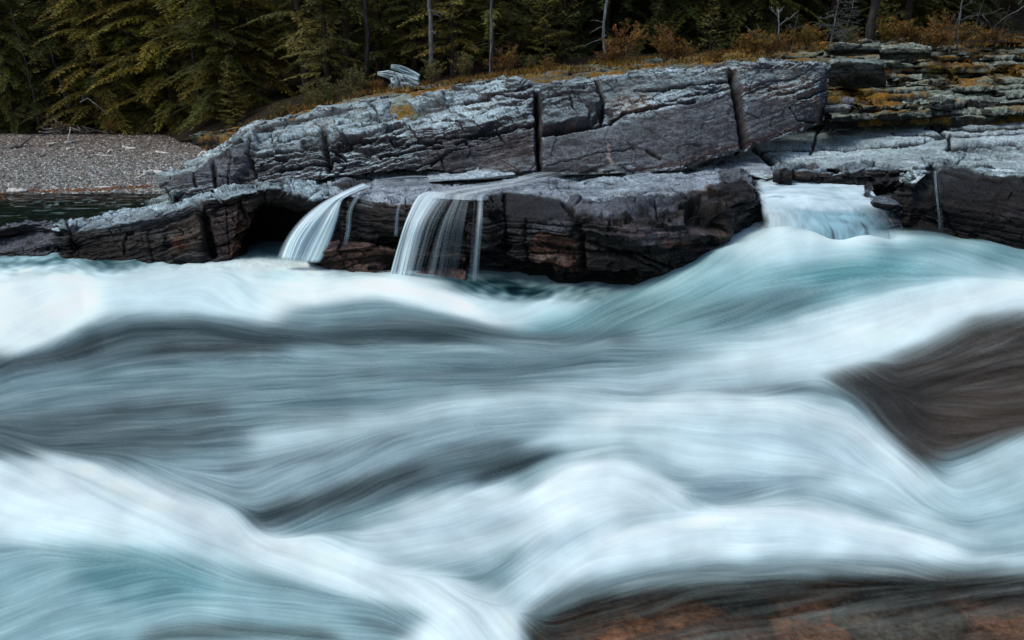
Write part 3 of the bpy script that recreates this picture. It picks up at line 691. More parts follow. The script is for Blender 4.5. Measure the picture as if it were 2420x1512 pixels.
block(2262, 2480, 236, 268, 15.3, (140, 154, 146), (34, 38, 36), 'long dark faced bed at the foot of the terraces, right part', 67.0, .9, amp=.6)

G_SR = 'small broken wet rocks where the shelf ends above the cascade'
for (x0, x1, yt, yb, d, sd, lb) in [(1826, 1868, 396, 430, 10.75, 71, 'dark jagged wet rock left of the cascade top, under the shelf edge'), (1866, 1922, 400, 428, 10.85, 72, 'flat wet rock with pale top at the back of the cascade, left of centre'),
                                   (1924, 1990, 403, 430, 10.8, 73, 'low black wet rock at the back of the cascade, centre'), (1986, 2052, 400, 432, 10.75, 74, 'long low wet rock at the back of the cascade beside the pointed tip'),
                                   (2050, 2132, 398, 440, 10.85, 75, 'dark rock closing the gap between cascade and right boulder')]:
    tag(block(x0, x1, yt, yb, d, (120, 138, 148), (52, 48, 50), lb, sd, .5, amp=.8, tilt=3, slope=3), group=G_SR)
rock('rock', [
    [(1985, 505, 9.75), (1990, 512, 9.65), (1995, 535, 9.45), (1996, 600, 9.4)],
    [(2030, 486, 9.8), (2032, 495, 9.7), (2040, 525, 9.45), (2044, 610, 9.35)],
    [(2080, 484, 9.9), (2085, 492, 9.8), (2092, 522, 9.55), (2096, 610, 9.45)],
    [(2122, 490, 10.0), (2126, 498, 9.95), (2132, 522, 9.7), (2134, 600, 9.6)],
], (96, 84, 84), (62, 48, 46), 'brown rounded rock showing through the right side of the cascade', seed=76.0, sp=1.0, amp=.3, lump=.04)

# gravel bar, forest floor
def sheet(name, pts_rows, colfn, material, bump=(.03, 1.2), sp=4.0, kind='structure', fine=0.0):
    P, tv, tu = loft(pts_rows, sp)
    P = P + np.array([0, 0, 1.0]) * (bump[0] * fbm(P, bump[1], 4, 2) + fine * fbm(P, 12, 3, 5))[..., None]
    px, py = chart(P)
    o = grid_mesh(name, P, M[material], colfn(P, px, py).clip(.002, .8), True)
    GRID[name] = P
    return tag(o, kind=kind)
GRID = {}

def gravel_col(P, px, py):
    n = fbm(P, 9, 3, 1); m = fbm(P, 1.0, 3, 2)
    c = s2l((128, 127, 122))[None, None] * (1 + .6 * n + .3 * m)[..., None].clip(.4, 1.8)
    far = .7 * sstep(375, 318, py + 14 * m)
    c = c * (1 - .75 * far[..., None]) + s2l((112, 92, 86))[None, None] * (1 + .7 * n)[..., None].clip(.3, 1.8) * .75 * far[..., None]
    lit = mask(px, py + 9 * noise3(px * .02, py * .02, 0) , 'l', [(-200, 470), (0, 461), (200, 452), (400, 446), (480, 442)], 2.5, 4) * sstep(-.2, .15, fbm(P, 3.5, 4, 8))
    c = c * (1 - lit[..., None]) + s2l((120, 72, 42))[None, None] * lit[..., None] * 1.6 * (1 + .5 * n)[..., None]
    dk = sstep(462, 475, py)
    return c * (1 - .7 * dk[..., None])
sheet('gravel_bar', [[(x, 600, -.2), (x, 478, .06), (x, 458, .22), (x, 420, .32), (x, 370, .42), (x, 322, 21.2), (x, 312, 23)] for x in (-1500, -700, -200, 0, 300, 480, 650)], gravel_col, 'gravel', (.05, .8), 3.0, fine=.01)

def duff(P, px, py):
    n = fbm(P, 3, 4, 1)
    return s2l((44, 36, 24))[None, None] * (1 + .7 * n)[..., None].clip(.3, 2)
fl = []
for x in (-2400, -900, 0, 250, 430, 560, 700, 860, 1000, 1200, 1400, 1600, 1750, 1960, 2250, 2419, 3300, 4800):
    y, d = front(x); z = float(Pd(x, y, d)[2])
    X = (x - CX) / F
    def w(Y, zz):
        q = np.array([X * Y * 1.05, Y, zz]); cx, cy = chart(q); return (float(cx), float(cy), float(Y))
    fl.append([w(d - .4, z - .15), w(d + .5, z), w(d + 6, z + .5), w(d + 18, z + 4), w(d + 60, z + 42)])
sheet('forest_floor', fl, duff, 'moss', (.12, .7), 8.0)

# riverbed under the river
def bedcol(P, px, py):
    cell = np.stack([P[..., 0] * 2.3 + .5 * noise3(P[..., 0] * 2, P[..., 1] * 2, 0), P[..., 1] * 2.9 + .5 * noise3(P[..., 0] * 2, P[..., 1] * 2, 5)], -1)
    best = np.full(px.shape, 9.); idn = np.zeros(px.shape); sec = np.full(px.shape, 9.)
    b = np.floor(cell)
    for i in (-1, 0, 1):
        for j in (-1, 0, 1):
            q = b + (i, j)
            d = np.hypot(q[..., 0] + hsh(q[..., 0], q[..., 1], 1) - cell[..., 0], q[..., 1] + hsh(q[..., 0], q[..., 1], 2) - cell[..., 1])
            h = hsh(q[..., 0], q[..., 1], 3)
            sec = np.where(d < best, best, np.minimum(sec, d)); idn = np.where(d < best, h, idn); best = np.minimum(best, d)
    pal = s2l([(176, 128, 94), (156, 116, 90), (126, 98, 82), (170, 132, 100), (118, 110, 98), (180, 124, 86)])
    c = pal[(idn * 5.99).astype(int)] * .72
    c = c * (1 + .8 * fbm(P, 5, 4, 1) * 1)[..., None].clip(.3, 2)
    c = c * (.5 + .5 * sstep(0, .12, sec - best))[..., None]
    back = sstep(1300, 1000, py)[..., None]
    return c * (1 - back) + s2l((88, 72, 63)) * (1 + .7 * fbm(P, 3, 4, 1, (.5, 2, 1)))[..., None].clip(.3, 2) * back
sheet('riverbed', [[(x, 2300, -.30), (x, 1700, -.26), (x, 1500, -.24), (x, 1000, -.35), (x, 800, -.5), (x, 560, -.6)] for x in (-2500, -1000, 0, 1200, 2419, 3400, 5000)], bedcol, 'wet_rock', (.05, 1.2), 5.0, fine=.01)
# ------------------------------------------------------------------ river: long exposed white water = foam density carried along the current
W = (238, 247, 250); w_ = (208, 226, 234); L_ = (172, 196, 207); M_ = (126, 152, 162); D_ = (84, 102, 109); K_ = (50, 60, 65)
T_ = (132, 172, 182); t_ = (70, 128, 136); B_ = (54, 44, 40); b_ = (96, 78, 68)
SC = 0.5; RX0, RX1, RY0, RY1 = -700, 3120, 400, 1960
rw, rh = int((RX1 - RX0) * SC), int((RY1 - RY0) * SC)
gx, gy = np.meshgrid(RX0 + (np.arange(rw) + .5) / SC, RY0 + (np.arange(rh) + .5) / SC)

FLOW = [(0, 600, -10), (100, 620, 15), (200, 610, -30), (330, 620, 12), (450, 620, 8), (0, 850, 25), (0, 730, 25), (120, 780, 30), (250, 745, 18), (350, 735, 3), (550, 760, -10), (700, 780, -5), (900, 750, 5), (1100, 750, -10), (1250, 785, -4),
        (450, 650, 12), (560, 690, -40), (640, 660, -5), (800, 690, 8), (950, 680, -8), (1100, 720, -22), (1180, 690, -20), (1250, 720, 25), (1330, 760, 20), (1400, 750, 30), (1600, 690, 28), (1700, 560, 40), (1780, 540, 30), (1500, 750, 22), (1900, 600, 8), (2100, 590, -2), (2300, 600, -14),
        (2400, 640, -12), (1700, 740, 20), (2000, 720, 16), (2300, 700, 12), (1700, 800, 4), (2000, 820, 18), (2200, 800, 28), (2350, 760, 22), (1500, 820, 2), (1000, 830, 0), (500, 850, 3), (100, 880, 8),
        (300, 950, 3), (800, 940, 3), (1200, 900, 5), (1600, 890, 8), (1850, 890, 12), (2200, 900, 16), (2400, 880, 10), (2300, 960, -4), (2400, 960, 6), (2080, 960, -48), (2030, 900, -30), (1400, 950, -3), (1000, 1000, 12),
        (1200, 960, 3), (1700, 950, -3), (1950, 980, -18), (2080, 1060, -38), (2180, 1130, -42), (2300, 1110, 22), (2400, 1060, 28), (500, 1050, 5), (200, 1020, 5), (700, 1150, 24), (900, 1100, 26),
        (650, 1225, 22), (1000, 1170, 22), (1150, 1080, 15), (1000, 1230, 14), (1300, 1120, 28), (1400, 1095, 8), (1530, 1120, -22), (1610, 1180, -40), (1650, 1150, 5), (1800, 1100, -6), (2000, 1150, -14), (1800, 1170, 14),
        (100, 1100, -22), (300, 1150, -28), (450, 1180, -25), (590, 1240, -45), (200, 1250, -12), (500, 1300, -22), (800, 1340, -22), (1000, 1420, -32), (1180, 1480, -50), (300, 1420, 12), (60, 1400, 20),
        (600, 1450, -6), (800, 1480, -6), (1260, 1400, 40), (1300, 1310, 34), (1400, 1250, 26), (1600, 1230, 10), (1800, 1205, -3), (2000, 1235, -14), (2200, 1290, -16), (2400, 1250, 12), (1500, 1350, 12),
        (1800, 1340, 3), (2000, 1330, -3), (2400, 1350, 6), (1400, 1450, 16), (2000, 1450, 12), (2300, 1450, 10), (1000, 1300, 12), (1150, 1250, 20), (-300, 900, 15), (-300, 1200, -10), (2800, 900, 10), (2800, 1300, 10), (1200, 1700, 0)]
sx_, sy_ = np.meshgrid(np.arange(RX0, RX1 + 16, 16.), np.arange(RY0, RY1 + 16, 16.))
ac = np.zeros(sx_.shape); as_ = np.zeros(sx_.shape)
for (x, y, a) in FLOW:
    wt = 1 / (((sx_ - x) ** 2 * .6 + (sy_ - y) ** 2 * 2.0) / 3600. + .2) ** 3
    ac += wt * math.cos(R(a)); as_ += wt * -math.sin(R(a))
nrm = np.hypot(ac, as_); ac /= nrm; as_ /= nrm
def bilin(A, x, y):
    x = np.clip(x, 0, A.shape[1] - 1.001); y = np.clip(y, 0, A.shape[0] - 1.001)
    i = x.astype(int); j = y.astype(int); fx = x - i; fy = y - j
    if A.ndim == 3: fx = fx[..., None]; fy = fy[..., None]
    return (A[j, i] * (1 - fx) + A[j, i + 1] * fx) * (1 - fy) + (A[j + 1, i] * (1 - fx) + A[j + 1, i + 1] * fx) * fy
UX = bilin(ac, (gx - RX0) / 16, (gy - RY0) / 16).astype(f32); UY = bilin(as_, (gx - RX0) / 16, (gy - RY0) / 16).astype(f32)
rot = .13 * noise3(gx * .010, gy * .02, 3.3) + .07 * noise3(gx * .03, gy * .06, 8.3)
UX, UY = (UX * np.cos(rot) - UY * np.sin(rot)).astype(f32), (UX * np.sin(rot) + UY * np.cos(rot)).astype(f32)

def carry(img, K, step=1.0):
    ix, iy = np.meshgrid(np.arange(rw, dtype=f32), np.arange(rh, dtype=f32))
    acc = img.astype(f32).copy(); wsum = 1.0
    for sgn in (1, -1):
        x, y = ix.copy(), iy.copy()
        for k in range(K):
            i = np.clip(x.astype(np.int32), 0, rw - 1); j = np.clip(y.astype(np.int32), 0, rh - 1)
            x += sgn * step * UX[j, i]; y += sgn * step * UY[j, i]
            i = np.clip((x + .5).astype(np.int32), 0, rw - 1); j = np.clip((y + .5).astype(np.int32), 0, rh - 1)
            wt = .5 + .5 * math.cos(math.pi * (k + 1) / (K + 1))
            acc += wt * img[j, i]; wsum += wt
    return acc / wsum

rn = np.random.default_rng(11)
def unit(a): a = a - blur2(a, 40); return a / (a.std() + 1e-6)
fineN = unit(carry(rn.normal(size=(rh, rw)), 44))
midN = unit(carry(blur2(rn.normal(size=(rh, rw)), 1), 56, 1.4))
bigN = unit(carry(blur2(rn.normal(size=(rh, rw)), 3), 60, 2.0))
hugeN = unit(carry(blur2(rn.normal(size=(rh, rw)), 9), 60, 2.6))

# (kind, outline, radius, feather, foam colour, strength, cover)
S = [
 ('a', [(-700, 560), (3200, 560), (3200, 2000), (-700, 2000)], 0, 5, M_, 1, 1),
 # far water along the ledge
 ('a', [(-700, 580), (330, 590), (480, 620), (300, 670), (-700, 700)], 0, 25, T_, .8, 1),
 ('l', [(215, 615), (300, 626)], 9, 10, (34, 62, 68), .8, 1),
 ('l', [(0, 575), (60, 585), (130, 572)], 7, 12, w_, .6, 1), ('l', [(60, 640), (180, 655), (300, 640)], 6, 12, w_, .7, 1), ('l', [(330, 640), (420, 622), (520, 612)], 8, 14, L_, .8, 1),
 ('a', [(-700, 640), (60, 640), (240, 650), (330, 640), (480, 610), (600, 605), (720, 612), (760, 640), (900, 652), (1000, 655), (1060, 690), (1150, 715), (1250, 770), (1240, 784), (1150, 770), (1040, 727), (900, 700), (760, 706), (650, 725), (600, 745),
        (480, 735), (350, 735), (260, 742), (195, 770), (100, 815), (0, 842), (-700, 900)], 0, 14, (224, 238, 243), 1, 1),
 ('a', [(-700, 650), (200, 660), (230, 720), (150, 780), (60, 820), (-700, 880)], 0, 30, W, .9, 1),
 ('l', [(620, 745), (720, 700), (900, 675), (1050, 700), (1180, 755), (1240, 775)], 17, 20, (246, 250, 251), .95, 1),
 ('l', [(560, 628), (700, 625), (760, 650)], 9, 16, W, .7, 1), ('l', [(620, 650), (700, 655)], 4, 9, (150, 200, 208), .5, 1), ('l', [(500, 600), (600, 596), (720, 604)], 9, 9, (110, 150, 160), .8, 1),  # last stroke paints shade over the foam at the cave's foot
 ('l', [(300, 600), (420, 592), (560, 606)], 5, 9, (60, 84, 92), .6, 1),
 ('a', [(250, 690), (420, 650), (520, 660), (600, 740), (420, 745), (270, 745)], 0, 30, (196, 218, 228), .75, 1),
 ('l', [(540, 640), (590, 700), (620, 740)], 5, 14, (150, 182, 192), .6, 1),
 ('a', [(1050, 655), (1200, 660), (1300, 690), (1440, 690), (1400, 705), (1250, 705), (1130, 700), (1070, 680)], 0, 10, (26, 58, 66), .95, 1),
 ('l', [(1085, 672), (1160, 690), (1210, 700)], 3, 7, (110, 150, 160), .7, 1), ('l', [(1300, 696), (1420, 690)], 3, 7, (90, 130, 138), .6, 1),
 ('a', [(1110, 700), (1250, 712), (1430, 695), (1380, 740), (1290, 782), (1230, 780), (1150, 745)], 0, 16, (204, 224, 232), .9, 1),
 # right hand tongue
 ('a', [(1480, 685), (1640, 600), (1740, 500), (1800, 480), (1900, 520), (2120, 540), (2440, 590), (3200, 640), (3200, 700), (2200, 700), (1700, 770), (1300, 792), (1130, 806)], 0, 16, T_, .95, 1),
 ('a', [(1740, 495), (1800, 500), (1900, 530), (2060, 552), (2150, 560), (2000, 590), (1850, 620), (1700, 600), (1690, 560)], 0, 20, (214, 231, 238), .9, 1),
 ('l', [(1540, 690), (1700, 630), (1900, 600), (2060, 600)], 9, 16, (190, 214, 222), .7, 1), ('l', [(1480, 730), (1650, 660), (1850, 640)], 8, 16, (160, 194, 202), .6, 1),
 ('a', [(1860, 655), (2000, 625), (2130, 612), (2200, 630), (2050, 655), (1950, 665)], 0, 12, (92, 150, 158), .8, 1),
 ('a', [(1300, 775), (1450, 720), (1560, 700), (1600, 720), (1900, 700), (1950, 720), (1700, 765), (1500, 785)], 0, 18, (116, 146, 152), .65, 1),
 ('a', [(1620, 742), (1800, 690), (1930, 685), (1900, 735), (1700, 765)], 0, 20, (98, 124, 132), .7, 1),
 ('a', [(1600, 850), (1850, 770), (2000, 715), (2250, 660), (2440, 640), (3200, 640), (3200, 740), (2419, 748), (2310, 768), (2185, 826), (2055, 870), (1950, 900), (1750, 910), (1500, 915)], 0, 22, (214, 229, 236), .95, 1),
 ('l', [(2000, 800), (2150, 750), (2300, 700), (2440, 680)], 22, 30, (236, 244, 247), .8, 1),
 ('l', [(2170, 620), (2300, 610), (2420, 630)], 10, 20, (196, 218, 226), .6, 1), ('l', [(2300, 590), (2400, 605), (2440, 640)], 5, 14, (90, 140, 150), .6, 1),
 ('l', [(1770, 510), (1800, 522), (1900, 550), (2000, 566), (2120, 566)], 9, 12, (232, 242, 247), .9, 1), ('l', [(1720, 545), (1745, 505), (1785, 495)], 12, 14, (232, 242, 247), .8, 1), ('l', [(2120, 566), (2240, 572), (2330, 590)], 5, 9, (200, 222, 230), .7, 1),
 # middle dark glide
 ('a', [(-700, 900), (0, 848), (100, 838), (195, 795), (300, 762), (450, 755), (600, 768), (750, 775), (950, 752), (1080, 760), (1250, 795), (1500, 790), (1500, 830), (1000, 830), (800, 830), (500, 850), (200, 870), (-700, 960)], 0, 18, (80, 98, 106), .9, 1),
 ('l', [(220, 800), (390, 780), (560, 800), (700, 808), (900, 795), (1100, 800)], 12, 18, (58, 72, 78), .8, 1), ('l', [(0, 868), (120, 850), (220, 820)], 12, 16, (56, 62, 66), .8, 1), ('l', [(380, 830), (520, 832), (640, 828)], 9, 14, (56, 58, 60), .7, 1),
 ('l', [(300, 752), (450, 748), (560, 762)], 8, 14, (140, 164, 174), .5, 1),
 ('a', [(-700, 900), (300, 870), (900, 850), (1500, 840), (1700, 840), (1500, 900), (1200, 930), (900, 980), (600, 1040), (400, 1100), (0, 1080), (-700, 1080)], 0, 20, (120, 144, 154), .8, 1),
 ('l', [(700, 838), (1000, 824), (1300, 820), (1500, 818), (1750, 800)], 7, 14, (176, 200, 208), .8, 1), ('l', [(300, 878), (600, 872), (900, 866)], 6, 12, (150, 172, 180), .7, 1),
 ('l', [(850, 885), (1000, 890), (1200, 872), (1400, 862)], 9, 16, (92, 110, 118), .7, 1), ('l', [(1150, 920), (1350, 905), (1500, 900)], 8, 16, (84, 100, 106), .6, 1),
 ('l', [(250, 970), (400, 962), (520, 968)], 12, 18, (68, 78, 83), .8, 1), ('l', [(160, 990), (300, 982)], 10, 16, (74, 84, 89), .6, 1), ('a', [(-700, 960), (200, 985), (520, 1000), (600, 1030), (400, 1078), (200, 1085), (-700, 1070)], 0, 20, (92, 106, 112), .75, 1),
 ('l', [(0, 945), (200, 930), (420, 925), (620, 930)], 6, 12, (140, 158, 166), .6, 1), ('l', [(560, 1000), (800, 985)], 8, 16, (100, 116, 124), .5, 1),
 ('a', [(330, 1115), (600, 1050), (900, 1010), (1200, 950), (1400, 930), (1500, 1000), (1250, 1040), (1050, 1090), (800, 1150), (600, 1200), (450, 1180)], 0, 24, (150, 171, 182), .85, 1),
 ('l', [(620, 1045), (850, 1000), (1050, 965), (1250, 940), (1450, 945)], 20, 26, (206, 222, 230), .85, 1), ('l', [(520, 1110), (750, 1080), (950, 1040)], 7, 14, (104, 120, 130), .6, 1),
 ('a', [(585, 1245), (640, 1195), (800, 1160), (950, 1095), (1060, 1050), (1200, 1040), (1260, 1060), (1240, 1110), (1150, 1130), (1000, 1150), (850, 1190), (720, 1225), (610, 1255)], 0, 14, (94, 112, 120), .9, 1),
 ('l', [(600, 1225), (720, 1195), (880, 1145), (980, 1115)], 13, 16, (58, 68, 73), .85, 1), ('l', [(1140, 1120), (1220, 1095), (1290, 1070)], 12, 14, (54, 66, 72), .9, 1), ('l', [(1050, 1095), (1200, 1060)], 6, 12, (104, 124, 132), .7, 1),
 # right middle
 ('a', [(1250, 900), (1600, 860), (1950, 900), (1990, 915), (1900, 935), (1600, 940), (1350, 940)], 0, 20, (176, 196, 206), .85, 1), ('l', [(1350, 925), (1500, 930), (1600, 910)], 6, 12, (126, 140, 150), .6, 1), ('l', [(1700, 930), (1850, 918), (1960, 930)], 7, 10, (96, 110, 118), .75, 1),
 ('a', [(1970, 900), (2055, 872), (2185, 826), (2310, 766), (2419, 750), (3200, 740), (3200, 1030), (2419, 1028), (2320, 1045), (2230, 1075), (2160, 1092), (2120, 1040), (2080, 980), (2030, 930)], 0, 20, (72, 64, 60), .96, .52),
 ('l', [(2050, 900), (2200, 880), (2419, 850)], 3, 10, (104, 108, 112), .6, .8), ('l', [(2120, 955), (2280, 962), (2440, 950)], 3, 9, (110, 112, 114), .6, .8), ('a', [(1985, 905), (2100, 880), (2200, 900), (2210, 1040), (2160, 1080), (2080, 985)], 0, 22, (44, 44, 46), .7, .7), ('l', [(2010, 912), (2085, 968), (2155, 1064)], 4, 8, (120, 132, 138), .6, .9), ('l', [(2030, 905), (2120, 970), (2175, 1050)], 2, 6, (110, 120, 126), .5, .85), ('l', [(2110, 858), (2250, 835), (2419, 815)], 3, 8, (130, 140, 146), .5, .8), ('l', [(2200, 920), (2419, 905)], 3, 8, (120, 124, 128), .5, .75),
 ('l', [(2180, 1040), (2300, 1015), (2440, 1000)], 7, 14, (96, 88, 86), .6, .8), ('l', [(2230, 820), (2419, 790)], 4, 10, (84, 84, 88), .6, .7),
 ('a', [(1350, 980), (1500, 950), (1700, 940), (1900, 940), (2010, 965), (2090, 1020), (2150, 1095), (2210, 1160), (2150, 1200), (2000, 1180), (1800, 1170), (1640, 1130), (1500, 1060), (1250, 1050)], 0, 18, (196, 214, 223), .95, 1),
 ('l', [(1420, 990), (1600, 955), (1800, 952), (1980, 985), (2100, 1070), (2190, 1150)], 17, 20, (226, 237, 242), .9, 1), ('l', [(1650, 1030), (1850, 1035), (2020, 1080)], 12, 24, (178, 200, 212), .7, 1),
 ('a', [(1630, 1180), (1660, 1130), (1800, 1110), (1960, 1130), (1900, 1165), (1780, 1190), (1650, 1222)], 0, 18, (140, 163, 176), .85, 1), ('l', [(1640, 1205), (1720, 1190), (1790, 1165)], 8, 14, (112, 132, 144), .8, 1),
 ('a', [(1250, 1150), (1290, 1110), (1370, 1070), (1470, 1072), (1560, 1100), (1625, 1160), (1625, 1195), (1560, 1215), (1400, 1250), (1250, 1290), (1150, 1200)], 0, 20, (224, 234, 241), .9, 1),
 ('a', [(800, 1270), (1000, 1180), (1200, 1150), (1260, 1200), (1300, 1260), (1150, 1330), (900, 1330)], 0, 28, (212, 225, 233), .8, 1), ('l', [(960, 1195), (1100, 1165), (1200, 1170)], 12, 18, (230, 239, 244), .7, 1), ('l', [(980, 1270), (1120, 1240), (1220, 1225)], 7, 16, (170, 190, 202), .6, 1),
 # foam lower left
 ('a', [(-700, 1060), (0, 1080), (120, 1082), (210, 1090), (330, 1130), (450, 1178), (550, 1206), (596, 1258), (760, 1270), (900, 1320), (1100, 1370), (1250, 1430), (1235, 1520), (1100, 1470), (800, 1400), (500, 1330), (200, 1290), (-700, 1300)], 0, 14, (218, 231, 238), .95, 1),
 ('l', [(100, 1110), (300, 1150), (480, 1210), (560, 1260), (700, 1300)], 22, 26, (236, 243, 247), .8, 1), ('l', [(20, 1090), (160, 1120), (300, 1190)], 8, 18, (190, 208, 218), .5, 1),
 ('a', [(-700, 1300), (200, 1290), (450, 1310), (620, 1360), (800, 1430), (900, 1500), (700, 1560), (-700, 1620)], 0, 40, (150, 184, 194), .85, 1),
 ('a', [(180, 1320), (330, 1300), (460, 1335), (500, 1390), (360, 1420), (200, 1400)], 0, 24, (104, 150, 160), .85, 1), ('l', [(0, 1290), (60, 1320)], 14, 22, (130, 160, 170), .6, 1),
 ('l', [(350, 1500), (500, 1490), (680, 1495), (780, 1510)], 11, 14, (78, 88, 88), .8, 1), ('l', [(860, 1470), (960, 1500)], 8, 14, (110, 126, 132), .7, 1), ('l', [(480, 1440), (620, 1440), (800, 1470)], 8, 20, (176, 200, 208), .6, 1),
 ('a', [(-700, 1540), (1000, 1530), (1000, 2000), (-700, 2000)], 0, 30, (120, 150, 158), .8, 1),
 ('a', [(1060, 1420), (1150, 1420), (1215, 1460), (1236, 1512), (1240, 1700), (900, 1600), (980, 1480)], 0, 9, (222, 234, 240), .9, 1),
 # lower right
 ('a', [(1250, 1300), (1400, 1240), (1700, 1200), (1950, 1200), (2150, 1260), (2300, 1300), (2440, 1310), (3200, 1300), (3200, 1350), (2300, 1345), (1900, 1325), (1600, 1330), (1400, 1370), (1260, 1430), (1200, 1400)], 0, 22, (206, 221, 230), .95, 1),
 ('l', [(1420, 1280), (1650, 1230), (1850, 1205), (2000, 1225), (2120, 1262), (2250, 1295)], 18, 20, (234, 242, 247), .85, 1), ('l', [(1330, 1350), (1560, 1300), (1800, 1290)], 12, 20, (222, 233, 240), .7, 1), ('l', [(1290, 1300), (1380, 1260)], 6, 14, (160, 180, 192), .7, 1),
 ('a', [(2120, 1180), (2210, 1150), (2300, 1090), (2440, 1030), (3200, 1030), (3200, 1300), (2419, 1290), (2300, 1290), (2150, 1240)], 0, 18, (182, 206, 215), .92, 1),
 ('l', [(2230, 1140), (2330, 1100), (2440, 1060)], 12, 20, (206, 222, 230), .7, 1), ('l', [(2250, 1240), (2350, 1230), (2450, 1200)], 11, 18, (136, 164, 176), .7, 1), ('l', [(2080, 1195), (2180, 1230), (2300, 1270)], 9, 16, (214, 228, 236), .7, 1),
 ('a', [(1250, 1440), (1350, 1390), (1600, 1345), (2000, 1335), (2440, 1345), (3200, 1340), (3200, 1360), (2419, 1356), (2000, 1358), (1600, 1378), (1400, 1416), (1250, 1470)], 0, 16, (122, 136, 140), .85, .8),
 ('l', [(1500, 1378), (1800, 1352), (2200, 1350), (2440, 1360)], 6, 12, (150, 168, 176), .7, .9),
 ('a', [(1245, 1480), (1400, 1412), (1600, 1384), (2000, 1362), (2419, 1360), (3200, 1355), (3200, 2000), (1240, 2000)], 0, 12, (96, 100, 98), .92, .08),
 ('l', [(1270, 1480), (1400, 1450), (1600, 1440)], 8, 14, (100, 118, 116), .5, .35), ('l', [(1700, 1500), (1850, 1470), (1980, 1450)], 5, 12, (130, 148, 154), .55, .4), ('l', [(2050, 1440), (2250, 1410), (2419, 1400)], 5, 14, (110, 116, 120), .5, .35), ('l', [(1450, 1520), (1700, 1510)], 7, 14, (120, 138, 142), .5, .4),
]
jx = gx + 10 * bigN * .9; 
perp = 1.8 * hugeN + 1.2 * bigN + 1.4 * midN + 1.2 * fineN
Gp = np.stack([gx, gy * 1.6, gx * 0], -1)
wisp = fbm(Gp, .018, 4, 31); wisp2 = fbm(Gp, .018, 4, 57); wisp3 = fbm(Gp, .055, 3, 33); wisp4 = fbm(Gp, .055, 3, 59)
jx = gx - UY * perp + 11 * wisp + 7 * wisp3; jy = gy + UX * perp + 8 * wisp2 + 5 * wisp4
img = np.zeros((rh, rw, 4))
for (k, poly, r, soft, c, op, cov) in S:
    xs = [p[0] for p in poly]; ys = [p[1] for p in poly]
    i0, i1 = max(0, int((min(xs) - r - soft - 90 - RX0) * SC)), min(rw, int((max(xs) + r + soft + 90 - RX0) * SC))
    j0, j1 = max(0, int((min(ys) - r - soft - 90 - RY0) * SC)), min(rh, int((max(ys) + r + soft + 90 - RY0) * SC))
    sl = (slice(j0, j1), slice(i0, i1))
    m = (mask(jx[sl], jy[sl], k, poly, r, soft * 1.6) * op)[..., None]
    tgt = np.concatenate([np.asarray(c, float) / 255, [cov]])
    img[sl] = img[sl] * (1 - m) + tgt * m
img = carry(img, 18, 1.2); img = .35 * img + .65 * blur2(img, 2)
torn = carry(fbm(Gp, .045, 4, 71), 7) ; torn = torn / torn.std()
swirl = np.abs(fbm(np.stack([gx + 26 * fbm(Gp, .012, 2, 91), gy * 3.2 + 30 * fbm(Gp, .012, 2, 93), 0 * gx], -1), .022, 4, 95)); swirl = carry(sstep(.22, .0, swirl) - .35, 9)
rough = (mask(gx, gy, 'a', [(-700, 560), (330, 560), (430, 600), (330, 645), (200, 652), (-700, 650)], 0, 14) + mask(gx, gy, 'a', [(1060, 650), (1450, 670), (1420, 715), (1150, 712)], 0, 14) + .5 * mask(gx, gy, 'a', [(560, 600), (730, 605), (900, 650), (700, 655)], 0, 14)).clip(0, 1)
lum = img[..., :3].mean(-1)
cv = img[..., :3].mean(-1, keepdims=True); tgtl = np.interp(cv, [0, .2, .35, .5, .65, .8, .92, 1], [0, .165, .30, .455, .63, .82, .945, 1]); opq = img[..., 3:4]
img[..., :3] = img[..., :3] * (1 + (tgtl / (cv + 1e-3) - 1) * sstep(.6, .95, opq))
mod = .027 * fineN + .016 * midN + .015 * bigN
gain = np.interp(lum, [0, .25, .6, .8, .95], [.6, 1.0, 1.1, .55, .26])
img[..., :3] = img[..., :3] * (1 + (.11 * fbm(Gp, .007, 4, 2) * sstep(.05, .3, lum)))[..., None]
img[..., :3] = (img[..., :3] + (mod * gain)[..., None] * np.array([1.05, 1.0, .97]) + (rough * (.24 * swirl + .05 * torn))[..., None]).clip(.05, .965)
thin = sstep(.95, .5, img[..., 3])
img[..., 3] = (img[..., 3] + thin * (.05 * midN + .08 * bigN + .03 * fineN + .10 * wisp)).clip(.04, 1)

WATER_GAIN = 1.0
